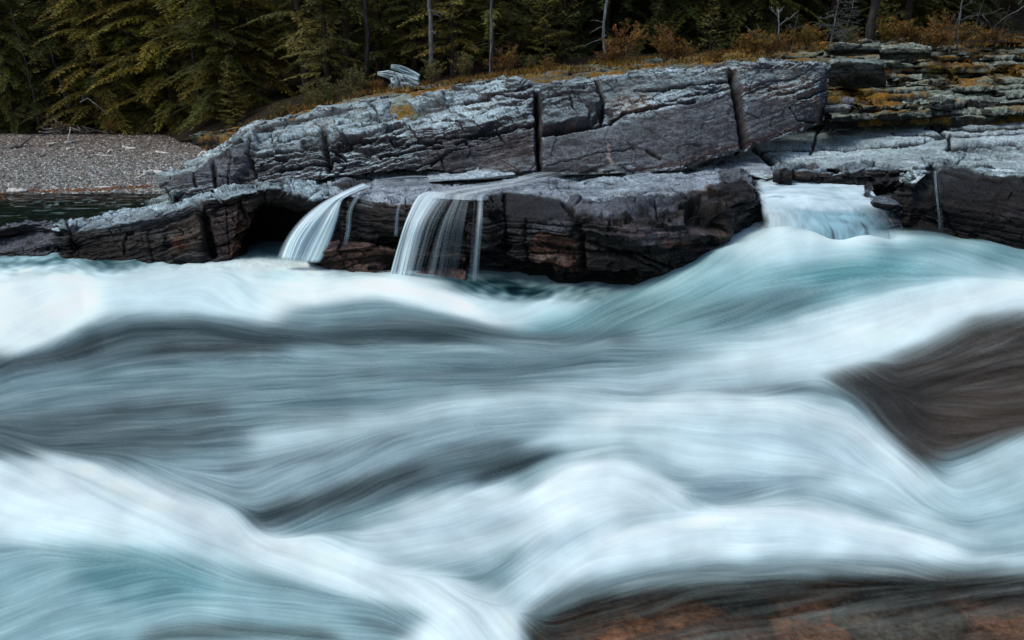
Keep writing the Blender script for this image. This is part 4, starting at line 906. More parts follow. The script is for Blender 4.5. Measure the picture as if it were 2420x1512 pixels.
# surface: fan of rows towards the far bank, heights in metres
def river_h(px, py):
    j = 1 + .15 * noise3(px * .01, py * .02, 4)
    h = .58 * sstep(1440, 1800, px) * sstep(860, 660, py) * (1 - .25 * sstep(2200, 2500, px))
    def bump(cx, cy, rx, ry, a, hh):
        ca, sa = math.cos(R(a)), math.sin(R(a))
        u = (px - cx) * ca - (py - cy) * sa; v = (px - cx) * sa + (py - cy) * ca
        return hh * np.exp(-(u / rx) ** 2 - (v / ry) ** 2)
    def ridge(poly, r, hh): return hh * np.exp(-(segdist(px, py, poly) / r) ** 2)
    h = h + bump(935, 668, 60, 16, 0, .06) + bump(700, 628, 60, 14, 0, .05)
    h = h + ridge([(-300, 960), (0, 890), (240, 800), (420, 790), (620, 815), (900, 795), (1080, 800), (1260, 826), (1600, 850)], 42, .13) * sstep(1560, 960, px)
    h = h - ridge([(-300, 880), (60, 790), (200, 735), (620, 745), (1200, 775), (1500, 800)], 32, .06) * sstep(1480, 1000, px)
    h = h + bump(120, 660, 260, 50, 0, .10) + bump(930, 690, 190, 36, 0, .11) + bump(640, 650, 140, 30, 0, .05) - bump(1260, 745, 140, 40, 0, .08) - bump(280, 628, 120, 16, 0, .05)
    h = h + bump(1750, 1080, 400, 95, -6, .16) + bump(1430, 1160, 140, 60, 0, .13) - bump(1660, 1235, 120, 34, 0, .07) - bump(1180, 1130, 160, 40, 10, .09) - bump(640, 1250, 160, 50, 15, .08)
    h = h + bump(180, 1200, 380, 80, -18, .11) + bump(1850, 1260, 330, 50, 0, .08) + bump(1000, 1010, 400, 60, 8, .05) - bump(2250, 950, 240, 90, 5, .10) - bump(500, 1030, 380, 50, 0, .06)
    h = h + bump(1100, 1480, 120, 90, -30, .06) - bump(350, 1380, 180, 60, 0, .05) - bump(1900, 1500, 700, 110, 4, .07)
    X = np.stack([px, py * 1.5, px * 0], -1)
    h = h + .04 * fbm(X, .02, 4, 5) * sstep(665, 620, py) + .02 * fbm(X, .006, 2, 9)
    return h * j
ys = np.concatenate([np.arange(568, 1560, 1.9), np.arange(1560, 2500, 14)])
xs = np.concatenate([np.arange(-2200, -120, 16), np.arange(-120, 2540, 2.1), np.arange(2540, 4600, 16)])
cxg, cyg = np.meshgrid(xs, ys)
P = Pz(cxg, cyg, 0.0)
P[..., 2] += river_h(cxg, cyg)
px, py = chart(P)
rx = (px - RX0) * SC; ry = (py - RY0) * SC
P[..., 2] += .002 * bilin(bigN, rx, ry) + .004 * bilin(hugeN, rx, ry) * np.clip(P[..., 1] / 6, .6, 1.3)
cw = bilin(img, rx, ry)
rgb = s2l(cw[..., :3] * 255) * np.array([.94, 1.0, .975])
alpha = cw[..., 3]
cw = np.concatenate([rgb.clip(.004, .93), alpha[..., None]], -1)
o = grid_mesh('river', P, M['river'], cw, True); tag(o, kind='structure')

# quiet pool behind the low ledge
Pp, _, _ = loft([[(x, 566, .2), (x, 452, .2)] for x in (-2000, -500, 0, 200, 420)], 2.0)
pn = fbm(Pp * np.array([.5, 1.6, 1]), 2.2, 4, 3)
Pp[..., 2] += .016 * pn + .006 * fbm(Pp * np.array([.5, 1.6, 1]), 9, 3, 4)
px, py = chart(Pp)
foam = sstep(.28, .5, fbm(Pp * np.array([.35, 1.5, 1]), 6, 3, 5)) * sstep(535, 500, py) * .7 + sstep(.32, .55, fbm(Pp * np.array([1, 1, 1]), 7, 2, 6)) * mask(px, py, 'l', [(60, 486), (300, 478), (380, 480)], 10, 10)  # pale flecks: white glints painted into the pool colour
base = s2l((14, 28, 26)) * (1 - sstep(490, 462, py))[..., None] + s2l((44, 36, 32)) * sstep(490, 462, py)[..., None]  # brown bank reflection painted in towards the shore
c = base * (1 + .5 * pn)[..., None].clip(.4, 2); foam = foam[..., None].clip(0, 1) * .55
c = c * (1 - foam) + s2l((150, 180, 184)) * foam
o = grid_mesh('pool_water', Pp, M['pool'], c, True); tag(o, kind='structure')

# ------------------------------------------------------------------ falling water
def curtain(name, stns, label, nu_sp=1.0, density=.7, seed=0, fade_l=.08, fade_r=.08, bot=.1, streaks=26, colr=(214, 230, 240), top_fade=.04, contrast=1.0, prof=None, cat='waterfall', v_rows=160, group=None):
    """stns across the fall; each station top to bottom"""
    A = np.array([[at(p) for p in s] for s in stns]).transpose(1, 0, 2)     # rows, stations
    K = A.shape[0]; nu = 90
    tv = np.linspace(0, K - 1, v_rows); tu = np.linspace(0, A.shape[1] - 1, nu * 2)
    def cr(B, t):
        i = np.clip(np.floor(t).astype(int), 0, B.shape[0] - 2); f = (t - i)[:, None, None]
        p0, p1, p2, p3 = B[np.clip(i - 1, 0, None)], B[i], B[i + 1], B[np.clip(i + 2, None, B.shape[0] - 1)]
        return .5 * (2 * p1 + (p2 - p0) * f + (2 * p0 - 5 * p1 + 4 * p2 - p3) * f ** 2 + (3 * p1 - p0 - 3 * p2 + p3) * f ** 3)
    G = cr(A, tv); G = cr(G.transpose(1, 0, 2), tu).transpose(1, 0, 2)
    u = np.linspace(0, 1, nu * 2)[None, :]; v = np.linspace(0, 1, v_rows)[:, None]
    u = u + 0 * v; v = v + 0 * u
    s1 = noise3(u * streaks, v * .9, seed); s2 = noise3(u * streaks * 2.7 + 9, v * 1.3, seed + 5); s3 = noise3(u * streaks * .35, v * .6, seed + 7)
    s = .55 * s1 + .4 * s2 + .7 * s3
    ed = sstep(0, fade_l, u + .04 * s1) * sstep(0, fade_r, 1 - u + .04 * s2) * sstep(0, top_fade, v) * sstep(0, bot, 1 - v)
    dens = density if prof is None else np.interp(u, [p[0] for p in prof], [p[1] for p in prof])
    a = ((dens + .55 * contrast * s).clip(0, 1) * ed)
    col = s2l(np.array(colr)) * (1 + .45 * s)[..., None].clip(.45, 1.35)
    G = G + np.array([0, -1.0, 0]) * (.02 * s)[..., None]
    o = grid_mesh(name, G, M['fall'], np.concatenate([col.clip(0, .9), a[..., None]], -1), True)
    tag(o, label, cat, group)
    return o

curtain('waterfall', [[(858, 430, 1.02), (808, 452, .96), (752, 482, 9.9), (706, 520, 9.8), (672, 565, 9.75), (650, 612, 9.7)],
                      [(866, 434, 1.0), (815, 456, .95), (772, 482, 9.85), (732, 520, 9.7), (700, 565, 9.65), (680, 616, 9.6)],
                      [(872, 436, .99), (820, 460, .94), (792, 480, 9.85), (764, 520, 9.7), (735, 570, 9.65), (712, 622, 9.6)],
                      [(878, 438, .98), (826, 462, .93), (808, 478, 9.85), (800, 520, 9.75), (782, 575, 9.7), (758, 622, 9.65)]],
        'left and wider fanning silky waterfall beside the dark hollow of the ledge', seed=2, density=.86, contrast=.75, fade_l=.22, fade_r=.10, bot=.06, streaks=11, colr=(205, 226, 238))
curtain('waterfall', [[(1010, 452, .98), (984, 466, .95), (958, 520, 9.28), (936, 590, 9.2), (914, 668, 9.15)],
                      [(1030, 453, .98), (1008, 468, .94), (978, 520, 9.24), (955, 590, 9.15), (938, 668, 9.1)],
                      [(1052, 455, .98), (1040, 470, .94), (1008, 520, 9.2), (985, 590, 9.1), (965, 668, 9.05)],
                      [(1075, 456, .98), (1072, 472, .94), (1050, 520, 9.2), (1030, 590, 9.1), (1012, 668, 9.1)],
                      [(1112, 456, .98), (1108, 472, .94), (1100, 520, 9.2), (1092, 590, 9.15), (1085, 672, 9.15)],
                      [(1146, 458, .98), (1142, 474, .93), (1141, 520, 9.2), (1136, 590, 9.2), (1130, 672, 9.2)]],
        'right waterfall with bright left strand and thin veil pouring off the ledge', seed=5, fade_l=.05, fade_r=.02, bot=.05, streaks=24, colr=(206, 226, 236),
        prof=[(0, .72), (.14, .85), (.32, .72), (.40, .26), (.55, .13), (.78, .10), (.9, .05), (.95, .26), (1, .2)], contrast=.5)
G_TR = 'thin rivulets trickling down the dark rock faces'
for i, (pts, dn, lb) in enumerate([
    ([(848, 462, .93), (838, 474, 9.7), (826, 500, 9.6), (822, 545, 9.6), (812, 590, 9.6)], .35, 'thin rivulet just right of the left waterfall'),
    ([(958, 466, .92), (950, 474, 9.45), (940, 500, 9.4), (936, 545, 9.4), (934, 560, 9.4)], .3, 'faint trickle between the two waterfalls'),
    ([(2210, 402, 1.14), (2212, 430, 9.7), (2216, 470, 9.5), (2222, 520, 9.45), (2222, 565, 9.4)], .3, 'thin white trickle down the dark face of the right boulder')]):
    curtain('trickle', [[(p[0] - 7, p[1], p[2]) for p in pts], pts, [(p[0] + 7, p[1], p[2]) for p in pts]], lb, seed=11 + i, density=dn, fade_l=.35, fade_r=.35, bot=.25, streaks=5, colr=(160, 180, 192), cat='trickle', group=G_TR)
curtain('trickle', [[(2150, 412, 1.12), (2138, 432, 1.06), (2128, 442, .98)], [(2172, 410, 1.13), (2152, 430, 1.08), (2140, 444, .98)], [(2190, 412, 1.13), (2170, 430, 1.08), (2160, 446, .98)]],
        'small white spill over the rock lip behind the cascade', seed=21, density=.7, fade_l=.2, fade_r=.3, streaks=7, cat='trickle', group=G_TR)

# the cascade: boiling approach, rounded lip, short drop
Cst = [[(1778, 424, .97), (1782, 432, .94), (1788, 456, .90), (1792, 474, .84), (1796, 494, 9.9), (1800, 520, 9.75), (1802, 570, 9.6)],
       [(1830, 418, .99), (1834, 434, .95), (1836, 456, .93), (1836, 472, .86), (1842, 500, 9.7), (1846, 530, 9.5), (1850, 590, 9.3)],
       [(1890, 417, 1.0), (1893, 433, .96), (1895, 456, .94), (1898, 480, .86), (1902, 505, 9.6), (1908, 540, 9.3), (1912, 610, 9.1)],
       [(1960, 418, 1.0), (1963, 434, .96), (1965, 458, .93), (1968, 488, .84), (1978, 512, 9.5), (1984, 545, 9.2), (1990, 620, 9.0)],
       [(2020, 420, .99), (2023, 437, .95), (2025, 462, .92), (2035, 486, .84), (2044, 514, 9.5), (2050, 548, 9.2), (2055, 620, 9.0)],
       [(2044, 420, .99), (2050, 444, .93), (2060, 474, .87), (2085, 488, .83), (2098, 512, 9.6), (2106, 545, 9.3), (2110, 610, 9.1)],
       [(2052, 430, .97), (2064, 456, .90), (2090, 482, .84), (2118, 492, .80), (2130, 515, 9.8), (2136, 545, 9.5), (2140, 600, 9.3)]]
Pc, tvc, tuc = loft(Cst, 1.3, spline=True)
Nc = gnormal(Pc); uu = tuc / 6; 
wv = noise3(Pc[..., 0] * 5 + 2 * noise3(Pc[..., 0] * 2, Pc[..., 1] * 2, 1), tvc * 1.6, 3) ; w2 = noise3(Pc[..., 0] * 11 + 1.0 * wv, tvc * .9 + .5 * wv, 7); w3 = noise3(Pc[..., 0] * 30 + 1.5 * w2, tvc * .7, 9)
flat = sstep(3.6, 2.4, tvc)
chop = fbm(Pc, 3.2, 4, 12, (.8, 1.4, 1)); chop2 = fbm(Pc, 9, 4, 15, (.45, 1.9, 1))
Pc = Pc + Nc * ((.016 * chop + .003 * chop2) * flat + (.020 * wv + .010 * w2) * (1 - flat * .6))[..., None]
col = s2l((196, 218, 228)) * np.ones(Pc.shape)
fallc = (s2l((134, 172, 186))[None, None] * (1 + .55 * w2 + .65 * w3 + .55 * wv)[..., None]).clip(.05, .9)
dr = sstep(2.9, 3.9, tvc + .35 * wv) * sstep(6.6, 5.2, tvc)
lw = (sstep(.45, .05, uu) * .75)[..., None]; fallc = fallc * (1 - lw) + s2l((206, 224, 232)) * lw * (1 + .25 * w3)[..., None]
col = col * (1 - dr[..., None]) + fallc * dr[..., None]
col = col * (1 + .25 * chop * flat + .30 * chop2 * flat)[..., None]
teal = flat * sstep(.0, .45, -chop); col = col * (1 - .45 * teal[..., None]) + s2l((150, 188, 200)) * .45 * teal[..., None]
al = sstep(0, .09, uu + .03 * w3) * sstep(0, .05, 1 - uu) * (1 - .95 * sstep(.52, .9, uu) * sstep(2.6, 3.5, tvc) * sstep(-.5, .5, .6 + w2 + w3 * .7)) * (1 - .28 * sstep(-.1, .5, w3 + .5 * w2) * dr)
al = al * sstep(0, .8, tvc + .5 * wv) * sstep(6.0, 5.2, tvc + .5 * w2)
o = grid_mesh('cascade', Pc, M['fall'], np.concatenate([col.clip(.02, .92), al.clip(0, 1)[..., None]], -1), True)
tag(o, 'short foaming cascade dropping through the gap between ledge and right boulder', 'cascade')
# thin film racing over the ledge top to the falls
curtain('water_film', [[(1330, 399, 1.06), (1260, 406, 1.05), (1180, 424, 1.04), (1080, 436, 1.03), (1000, 450, 1.0), (985, 466, .96)],
                       [(1340, 405, 1.05), (1280, 414, 1.05), (1220, 430, 1.03), (1120, 446, 1.02), (1060, 458, .99), (1050, 470, .95)],
                       [(1350, 412, 1.05), (1300, 426, 1.04), (1250, 438, 1.03), (1180, 452, 1.01), (1150, 462, .97), (1145, 474, .94)]],
        'thin streaked sheet of water sliding over the ledge to the right waterfall', seed=41, density=.24, fade_l=.2, fade_r=.15, streaks=9, cat='water', top_fade=.25, bot=.01)
curtain('water_film', [[(1250, 412, 1.04), (1100, 418, 1.035), (980, 412, 1.03), (900, 420, 1.0), (858, 432, 1.0)],
                       [(1250, 418, 1.04), (1110, 426, 1.03), (990, 424, 1.02), (910, 430, 1.0), (872, 438, .99)]],
        'narrow streak of water sliding over the ledge to the left waterfall', seed=43, density=.16, fade_l=.3, fade_r=.3, streaks=4, cat='water', top_fade=.3, bot=.02, colr=(170, 190, 200))
Pp, _, _ = loft([[(1240, 414, 1.035), (1236, 396, 1.035)], [(1380, 413, 1.035), (1380, 396, 1.035)], [(1520, 406, 1.035), (1512, 392, 1.035)]], 1.5)
c = s2l((44, 52, 56)) * (1 + .8 * fbm(Pp * np.array([.5, 1, 1]), 5, 3, 3))[..., None].clip(.3, 2)
o = grid_mesh('ledge_pool', Pp, M['pool'], c, True); tag(o, kind='structure')
# ------------------------------------------------------------------ vegetation
class MB:
    """collects triangles and tubes, links them as one mesh"""
    def __init__(s): s.V = []; s.C = []; s.T = []; s.n = 0
    def tris(s, a, b, c, ca, cb, cc):
        k = len(a); V = np.stack([a, b, c], 1).reshape(-1, 3); C = np.stack([ca, cb, cc], 1).reshape(-1, 3)
        s.V.append(V); s.C.append(C); s.T.append(np.arange(k * 3).reshape(-1, 3) + s.n); s.n += k * 3
    def tube(s, pts, rad, col, n=6, seed=0, rough=.15):
        pts = np.asarray(pts, float); rad = np.asarray(rad, float); m = len(pts)
        t = np.gradient(pts, axis=0); t /= np.linalg.norm(t, axis=1)[:, None] + 1e-9
        ref = np.where(np.abs(t[:, 2:3]) > .9, np.array([[1., 0, 0]]), np.array([[0, 0, 1.]]))
        u = np.cross(t, ref); u /= np.linalg.norm(u, axis=1)[:, None] + 1e-9; v = np.cross(t, u)
        a = np.arange(n) * 2 * math.pi / n
        r = rad[:, None] * (1 + rough * np.sin(a * 3 + seed)[None] + rough * (hsh(np.arange(m)[:, None], np.arange(n)[None], seed) - .5))
        V = pts[:, None] + r[..., None] * (np.cos(a)[None, :, None] * u[:, None] + np.sin(a)[None, :, None] * v[:, None])
        c = np.asarray(col, float)[None, None] * (.8 + .4 * hsh(np.arange(m)[:, None, None], np.arange(n)[None, :, None], seed + 2))
        i = np.arange(m * n).reshape(m, n); j = np.roll(i, -1, 1)
        T = np.concatenate([np.stack([i[:-1], j[:-1], j[1:]], -1).reshape(-1, 3), np.stack([i[:-1], j[1:], i[1:]], -1).reshape(-1, 3)])
        # caps
        V = np.concatenate([V.reshape(-1, 3), pts[:1], pts[-1:]]); c = np.concatenate([np.broadcast_to(c, (m, n, 3)).reshape(-1, 3), [np.asarray(col)] * 2])
        T = np.concatenate([T, np.stack([j[0], i[0], np.full(n, m * n)], -1), np.stack([i[-1], j[-1], np.full(n, m * n + 1)], -1)])
        s.V.append(V); s.C.append(c); s.T.append(T + s.n); s.n += len(V)
    def build(s, name, material, parent=None, smooth=False):
        return raw_mesh(name, np.concatenate(s.V), np.concatenate(s.T), 3, material, np.concatenate(s.C), smooth, parent)

def norm(a): return a / (np.linalg.norm(a, axis=-1, keepdims=True) + 1e-9)

def spray(mb, P0, D, L, r, col, leaf=.075, tw=.30, droop=.35, step=.048, dark=.42, lw=.17, flat=.3):
    """a conifer bough: side twigs with flat needle sprays; P0 base, D heading, L length"""
    n = max(4, int(L / step)); t = (np.arange(n) + r.random(n) * .6) / n; t = t[t > .10]
    n = len(t)
    up0 = D[2]
    base = P0 + D[None] * (t * L)[:, None]; base[:, 2] -= droop * L * t ** 2 - .12 * L * np.maximum(0, t - .7)
    Hd = norm(np.array([D[0], D[1], 0])); Sd = np.array([-Hd[1], Hd[0], 0])
    for side in (-1, 1):
        tl = tw * (.25 + L * .42) * (1.05 - t) ** .7 * (.55 + .9 * r.random(n))
        dr = norm(Hd[None] * (.75 + .3 * r.random((n, 1))) + side * Sd[None] * (.9 + .4 * r.random((n, 1))) + np.array([0, 0, -1.])[None] * (flat + .5 * r.random((n, 1))))
        m = max(2, int(max(tl) / (leaf * .42)))
        for k in range(m):
            s = (k + r.random(n) * .8) * leaf * .42; ok = s < tl
            if not ok.any(): break
            b = base[ok] + dr[ok] * s[ok, None]; b[:, 2] -= .5 * s[ok] ** 2
            q = len(b)
            for ss in (-1, 1):
                ld = norm(dr[ok] + ss * np.cross(dr[ok], [0, 0, 1.]) * (.3 + .4 * r.random((q, 1))) + r.normal(size=(q, 3)) * .16)
                wd_ = norm(np.cross(ld, r.normal(size=(q, 3)) * .5 + np.array([0, 0, 1.])))
                ll = leaf * (.7 + .7 * r.random((q, 1)))
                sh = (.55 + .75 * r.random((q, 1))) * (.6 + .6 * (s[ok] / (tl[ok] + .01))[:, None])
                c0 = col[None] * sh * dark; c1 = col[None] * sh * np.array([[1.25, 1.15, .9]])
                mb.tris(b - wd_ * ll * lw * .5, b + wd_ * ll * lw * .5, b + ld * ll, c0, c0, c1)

BARK = s2l((70, 60, 52)); GREY = s2l((120, 122, 120))
def conifer(seed, H, Rr, z0, col, sparse=1.0, up=.25, droop=.45, whorl=.24, leaf=.085, per=6, ztop=None, trunk_r=None, tw=.30, lean=0.0, tip=True, bare=0):
    r = np.random.default_rng(seed); mt = MB(); mc = MB(); col = np.asarray(col)
    tr = trunk_r or H * .011 + .015
    zz = np.linspace(-.3, H, 14); wob = np.cumsum(r.normal(size=(14, 2)) * .018 * H / 8, 0)
    tp = np.stack([wob[:, 0] + lean * zz, wob[:, 1], zz], 1)
    mt.tube(tp, tr * (1 - zz.clip(0) / H * .9), BARK, 8, seed)
    def trunk_at(z): return np.array([np.interp(z, zz, tp[:, 0]), np.interp(z, zz, tp[:, 1]), z])
    z = z0; zt = ztop or H
    while z < min(zt, H * .985):
        k = r.integers(per - 2, per + 2); a0 = r.random() * 7
        hf = 1 - (z - z0) / (H - z0)
        for i in range(k):
            if r.random() > sparse: continue
            a = a0 + i * 2 * math.pi / k + r.normal() * .3; L = (Rr * hf ** .75 + .08) * (.55 + .6 * r.random()) * (1 if z > z0 + .5 else .85)
            D = norm(np.array([math.cos(a), math.sin(a), up * (1.2 - 1.0 * hf) + r.normal() * .10]))
            p0 = trunk_at(z + r.normal() * whorl * .35)
            cc = col * (.35 + 1.1 * r.random() ** 1.3) * np.array([1 + .10 * r.normal(), 1, 1])
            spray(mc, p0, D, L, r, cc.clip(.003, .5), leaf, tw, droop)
            ts = np.linspace(0, .85, 4); bp = p0 + D[None] * (ts * L)[:, None]; bp[:, 2] -= droop * L * ts ** 2
            mt.tube(bp, np.linspace(.012 + .006 * L, .004, 4), BARK * .6, 3, i)
        z += whorl * (.75 + .5 * r.random())
    # dead twigs low on the trunk
    for i in range(bare):
        zb = .3 + r.random() * max(.3, z0); a = r.random() * 7; L = .3 + r.random() * .7
        D = np.array([math.cos(a), math.sin(a), -.1 - .3 * r.random()]); ts = np.linspace(0, 1, 4)
        mt.tube(trunk_at(zb) + D[None] * (ts * L)[:, None] + r.normal(size=(4, 3)) * .02, np.linspace(.012, .003, 4), GREY * .6, 3, i)
    return mt, mc

def plant(proto, name, loc, rz, sc, label, cat, group=None, tilt=(0, 0)):
    e = bpy.data.objects.new(name, None); link(e); e.location = loc; e.rotation_euler = (tilt[0], tilt[1], rz); e.scale = (sc, sc, sc); e.empty_display_size = .3
    for ch in proto:
        c = ch.copy(); link(c, e)
    return tag(e, label, cat, group)

def proto(mt, mc, leafmat='needles', crown='crown', tname='trunk'):
    a = mt.build(tname, M['bark'], None, True); b = mc.build(crown, M[leafmat])
    for o in (a, b): COL.objects.unlink(o)
    return [a, b]

FG = 2.1
OLIVE = s2l((118, 112, 52)); DARKG = s2l((78, 82, 44)); YEL = s2l((126, 124, 72)); GRN = s2l((98, 102, 48)); RUSTC = s2l((140, 106, 52)); GOLD = s2l((142, 114, 50)); GREYG = s2l((92, 94, 70))
OLIVE, DARKG, YEL, GRN = OLIVE * FG, DARKG * 2.3, YEL * 2.0, GRN * FG
PR = {
    'a': proto(*conifer(1, 9.5, 2.3, .25, OLIVE, per=7, leaf=.075, droop=.5, whorl=.26, ztop=6.2)),
    'b': proto(*conifer(2, 8.0, 1.9, .15, GRN, per=7, leaf=.07, droop=.42, whorl=.24, ztop=6.2)),
    'c': proto(*conifer(3, 11, 2.4, .5, DARKG, per=6, leaf=.08, droop=.6, whorl=.30, ztop=6.2, bare=6)),
    'd': proto(*conifer(4, 7.0, 1.35, .7, YEL, per=6, leaf=.065, droop=.35, whorl=.2, sparse=.85, bare=4)),
    'e': proto(*conifer(5, 10, 1.6, 1.9, YEL * .9, per=5, leaf=.075, droop=.55, whorl=.28, sparse=.8, ztop=6.5, trunk_r=.09, bare=10)),
    'y': proto(*conifer(6, 2.6, .75, .12, OLIVE * 1.05, per=6, leaf=.06, droop=.15, whorl=.13, up=.45)),
    'z': proto(*conifer(7, 1.7, .5, .25, YEL, per=5, leaf=.05, droop=.1, whorl=.14, up=.5, sparse=.8)),
    's': proto(*conifer(8, 13, 1.8, 3.4, DARKG * 1.1, per=5, leaf=.09, droop=.6, whorl=.32, sparse=.8, ztop=7, trunk_r=.12, bare=26)),
}

def fpos(px, dd=0.0):
    """standing point on the forest floor, dd metres behind its front line"""
    y, d = front(px); z = float(Pd(px, y, d)[2]); Y = d + dd
    X = float((px - CX) / F) * Y * 1.05
    z += .5 * min(dd, 6) / 6 + max(0, dd - 6) * 3.5 / 12 - .08
    return (X, Y, z)

TREES = [  # column, metres behind front, kind, scale, turn, label
 (20, 1.0, 'b', .95, .3, 'bushy green spruce at the far left edge of the gravel bar'),
 (120, .8, 'a', .78, 1.3, 'olive spruce with pale green tips, second from the left above the gravel'),
 (225, 1.6, 'b', 1.05, 2.4, 'dark green spruce drooping over the drift pile behind the gravel'),
 (318, 1.2, 'a', .9, 4.1, 'broad spruce with low boughs above the bleached bent branch'),
 (398, 1.2, 'b', .85, 5.2, 'dense low spruce behind the middle of the gravel bar'),
 (470, 1.5, 'a', 1.0, .9, 'tall olive spruce with a pale straight trunk left of the mossy mound'),
 (585, 1.3, 'b', .92, 3.3, 'wide full spruce sweeping down to the mossy mound'),
 (640, 2.6, 'a', .9, 5.9, 'olive spruce leaning over the start of the rock slab'),
 (765, 2.4, 'd', 1.15, .4, 'slender yellow green fir left of the weathered stump'),
 (812, 1.0, 'd', .78, 2.0, 'small pale fir standing above the pale end of the slab'),
 (858, 1.6, 'e', .95, 1.1, 'tall fir with bare grey trunk left of the weathered stump'),
 (925, 2.6, 'd', 1.0, 3.1, 'loose olive fir right behind the weathered stump'),
 (1000, 2.3, 'd', .95, 4.4, 'thin yellowish fir between stump and grey snag'),
 (1085, 1.5, 'd', .98, 5.0, 'feathery yellow green fir right of the grey snag'),
 (1165, .8, 'e', .8, 2.2, 'slim straight fir with bare lower trunk above the slab crack'),
 (1215, 2.8, 'd', 1.1, .2, 'olive fir behind the rust coloured bush'),
 (1405, 4.0, 'c', .95, 1.9, 'dark fir directly left of the pale spotted trunk'),
 (1520, 3.6, 'c', .9, .6, 'dark fir between the two big rust bushes'),
 (1620, 3.2, 'c', .95, 2.8, 'dark green fir with spreading shelves above the slab'),
 (1725, 3.2, 'c', 1.0, 4.5, 'dark fir with a pale trunk above the right slab joint'),
 (1885, 3.0, 's', .9, 3.9, 'tall fir with drooping fan boughs above the dead grey saplings'),
 (2042, 2.0, 'd', 1.25, 1.5, 'big bright olive fir with crooked trunk above the terraces'),
 (2085, 3.2, 'b', .8, 5.5, 'small full fir just right of the bright olive fir'),
 (2215, 5.0, 's', 1.0, 2.6, 'dark high branched fir behind the golden bushes'),
 (2350, 5.5, 's', 1.05, 5.1, 'dark high branched fir near the right edge of the photo'),
]
for (px, dd, k, sc, rz, lb) in TREES:
    plant(PR[k], 'conifer', fpos(px, dd), rz, sc, lb, 'tree')
# second and third rows: the gloom of the forest
G2 = 'dark conifers filling the forest behind the front trees'
rr = np.random.default_rng(21)
for row, dd, n in ((0, 4.6, 22), (1, 8.2, 24)):
    for i in range(n):
        px = -260 + (i + .5 + .3 * rr.normal()) * 3000 / n
        k = 'c' if px > 1250 else 'acb'[rr.integers(0, 3)]
        if 660 < px < 740 and row == 0: continue
        if px > 2120 and row == 0: continue
        plant(PR[k], 'conifer', fpos(px, dd + rr.random() * 1.4), rr.random() * 6.3, .95 + .35 * rr.random(), 'dark conifer half lost in the shade behind the front trees', 'tree', G2)
# far wood: one closed mass up the hillside
mb = MB()
for i in range(150):
    px = rr.uniform(-900, 3400); dd = rr.uniform(12, 34); x, y, z = fpos(px, 0); sc = dd
    Y = y + dd; X = (px - CX) / F * Y * 1.05; zz = z + .5 + (4 * (dd - 6) / 12 if dd < 18 else 3.5 + (dd - 18) * .9)
    H = rr.uniform(9, 14); 
    for q in range(70):
        h = (q + rr.random()) / 70 * H; a = rr.random(5) * 6.28; L = (2.4 * (1 - h / H) + .2) * (.6 + .5 * rr.random(5))
        p = np.stack([X + 0 * a, Y + 0 * a, zz + h + 0 * a], 1); e = p + np.stack([np.cos(a) * L, np.sin(a) * L, -.45 * L], 1)
        s = np.stack([-np.sin(a), np.cos(a), 0 * a], 1) * .3 * L[:, None]; c = np.tile(s2l((30, 34, 20)) * rr.uniform(.5, 1.2), (5, 1))  # near-black green paints the deep wood's gloom into the foliage
        mb.tris(p, e + s, e - s, c, c, c)
tag(mb.build('distant_forest', M['needles']), 'dark mass of conifers closing off the slope far behind', 'forest', kind='stuff')

# young conifers on the bank
for (px, py, d, k, sc, rz, lb) in [(1290, 158, 18.2, 'y', .92, .3, 'small dense cone shaped young fir on the mossy bank'), (1332, 150, 18.4, 'z', 1.15, 1.2, 'thin young fir with a bare pole right of the dense one'),
                                   (1676, 128, 17.2, 'z', .80, 2.2, 'tiny rusty fir sapling on the bank right of the second rust bush'), (560, 296, 19.6, 'y', .7, 2.0, 'young spruce at the back of the mossy mound'),
                                   (2070, 92, 20.2, 'y', .55, 3.0, 'low young fir beside the crooked trunk')]:
    plant(PR[k], 'young_conifer', tuple(Pd(px, py, d) - [0, 0, .1]), rz, sc, lb, 'sapling')

# bushes: several stems, tufts of small leaves
def bush(seed, H, W, col, stems=9, dens=1.0, leaf=.05):
    r = np.random.default_rng(seed); ms = MB(); ml = MB(); col = np.asarray(col)
    for i in range(stems):
        a = r.random() * 6.28; sp = r.random() ** .6 * W; h = H * (.55 + .5 * r.random()) * (1 - .35 * sp / W)
        t = np.linspace(0, 1, 7); pts = np.stack([math.cos(a) * sp * t ** 1.2, math.sin(a) * sp * t ** 1.2, h * t], 1) + np.cumsum(r.normal(size=(7, 3)) * .02, 0) * [1, 1, .3]
        ms.tube(pts, np.linspace(.014, .004, 7), s2l((110, 96, 86)), 4, i)
        for b in range(int(11 * dens)):
            tb = .25 + .75 * r.random(); p0 = np.array([np.interp(tb, t, pts[:, c]) for c in range(3)]); a2 = r.random() * 6.28; L = .16 + .26 * r.random() * (1.2 - tb)
            D = norm(np.array([math.cos(a2), math.sin(a2), .35 + .5 * r.random()]))
            ms.tube(np.stack([p0, p0 + D * L * .5, p0 + D * L]), [.005, .003, .002], s2l((100, 84, 72)), 3, b)
            n = int(26 * dens); s = r.random(n); q = p0 + D[None] * (s * L)[:, None] + r.normal(size=(n, 3)) * .022
            ld = norm(D[None] + r.normal(size=(n, 3)) * .7); wv = norm(np.cross(ld, r.normal(size=(n, 3)))); ll = leaf * (.6 + .8 * r.random((n, 1)))
            hue = np.array([1 + .16 * r.normal(), 1 + .12 * r.normal(), 1.]); cc = col * hue.clip(.4, 2) * (.6 + .8 * r.random())
            cv = (cc[None] * (.6 + .8 * r.random((n, 1)))).clip(.004, .6)
            ml.tris(q - wv * ll * .18, q + wv * ll * .18, q + ld * ll, cv * .7, cv * .7, cv)
    return ms, ml
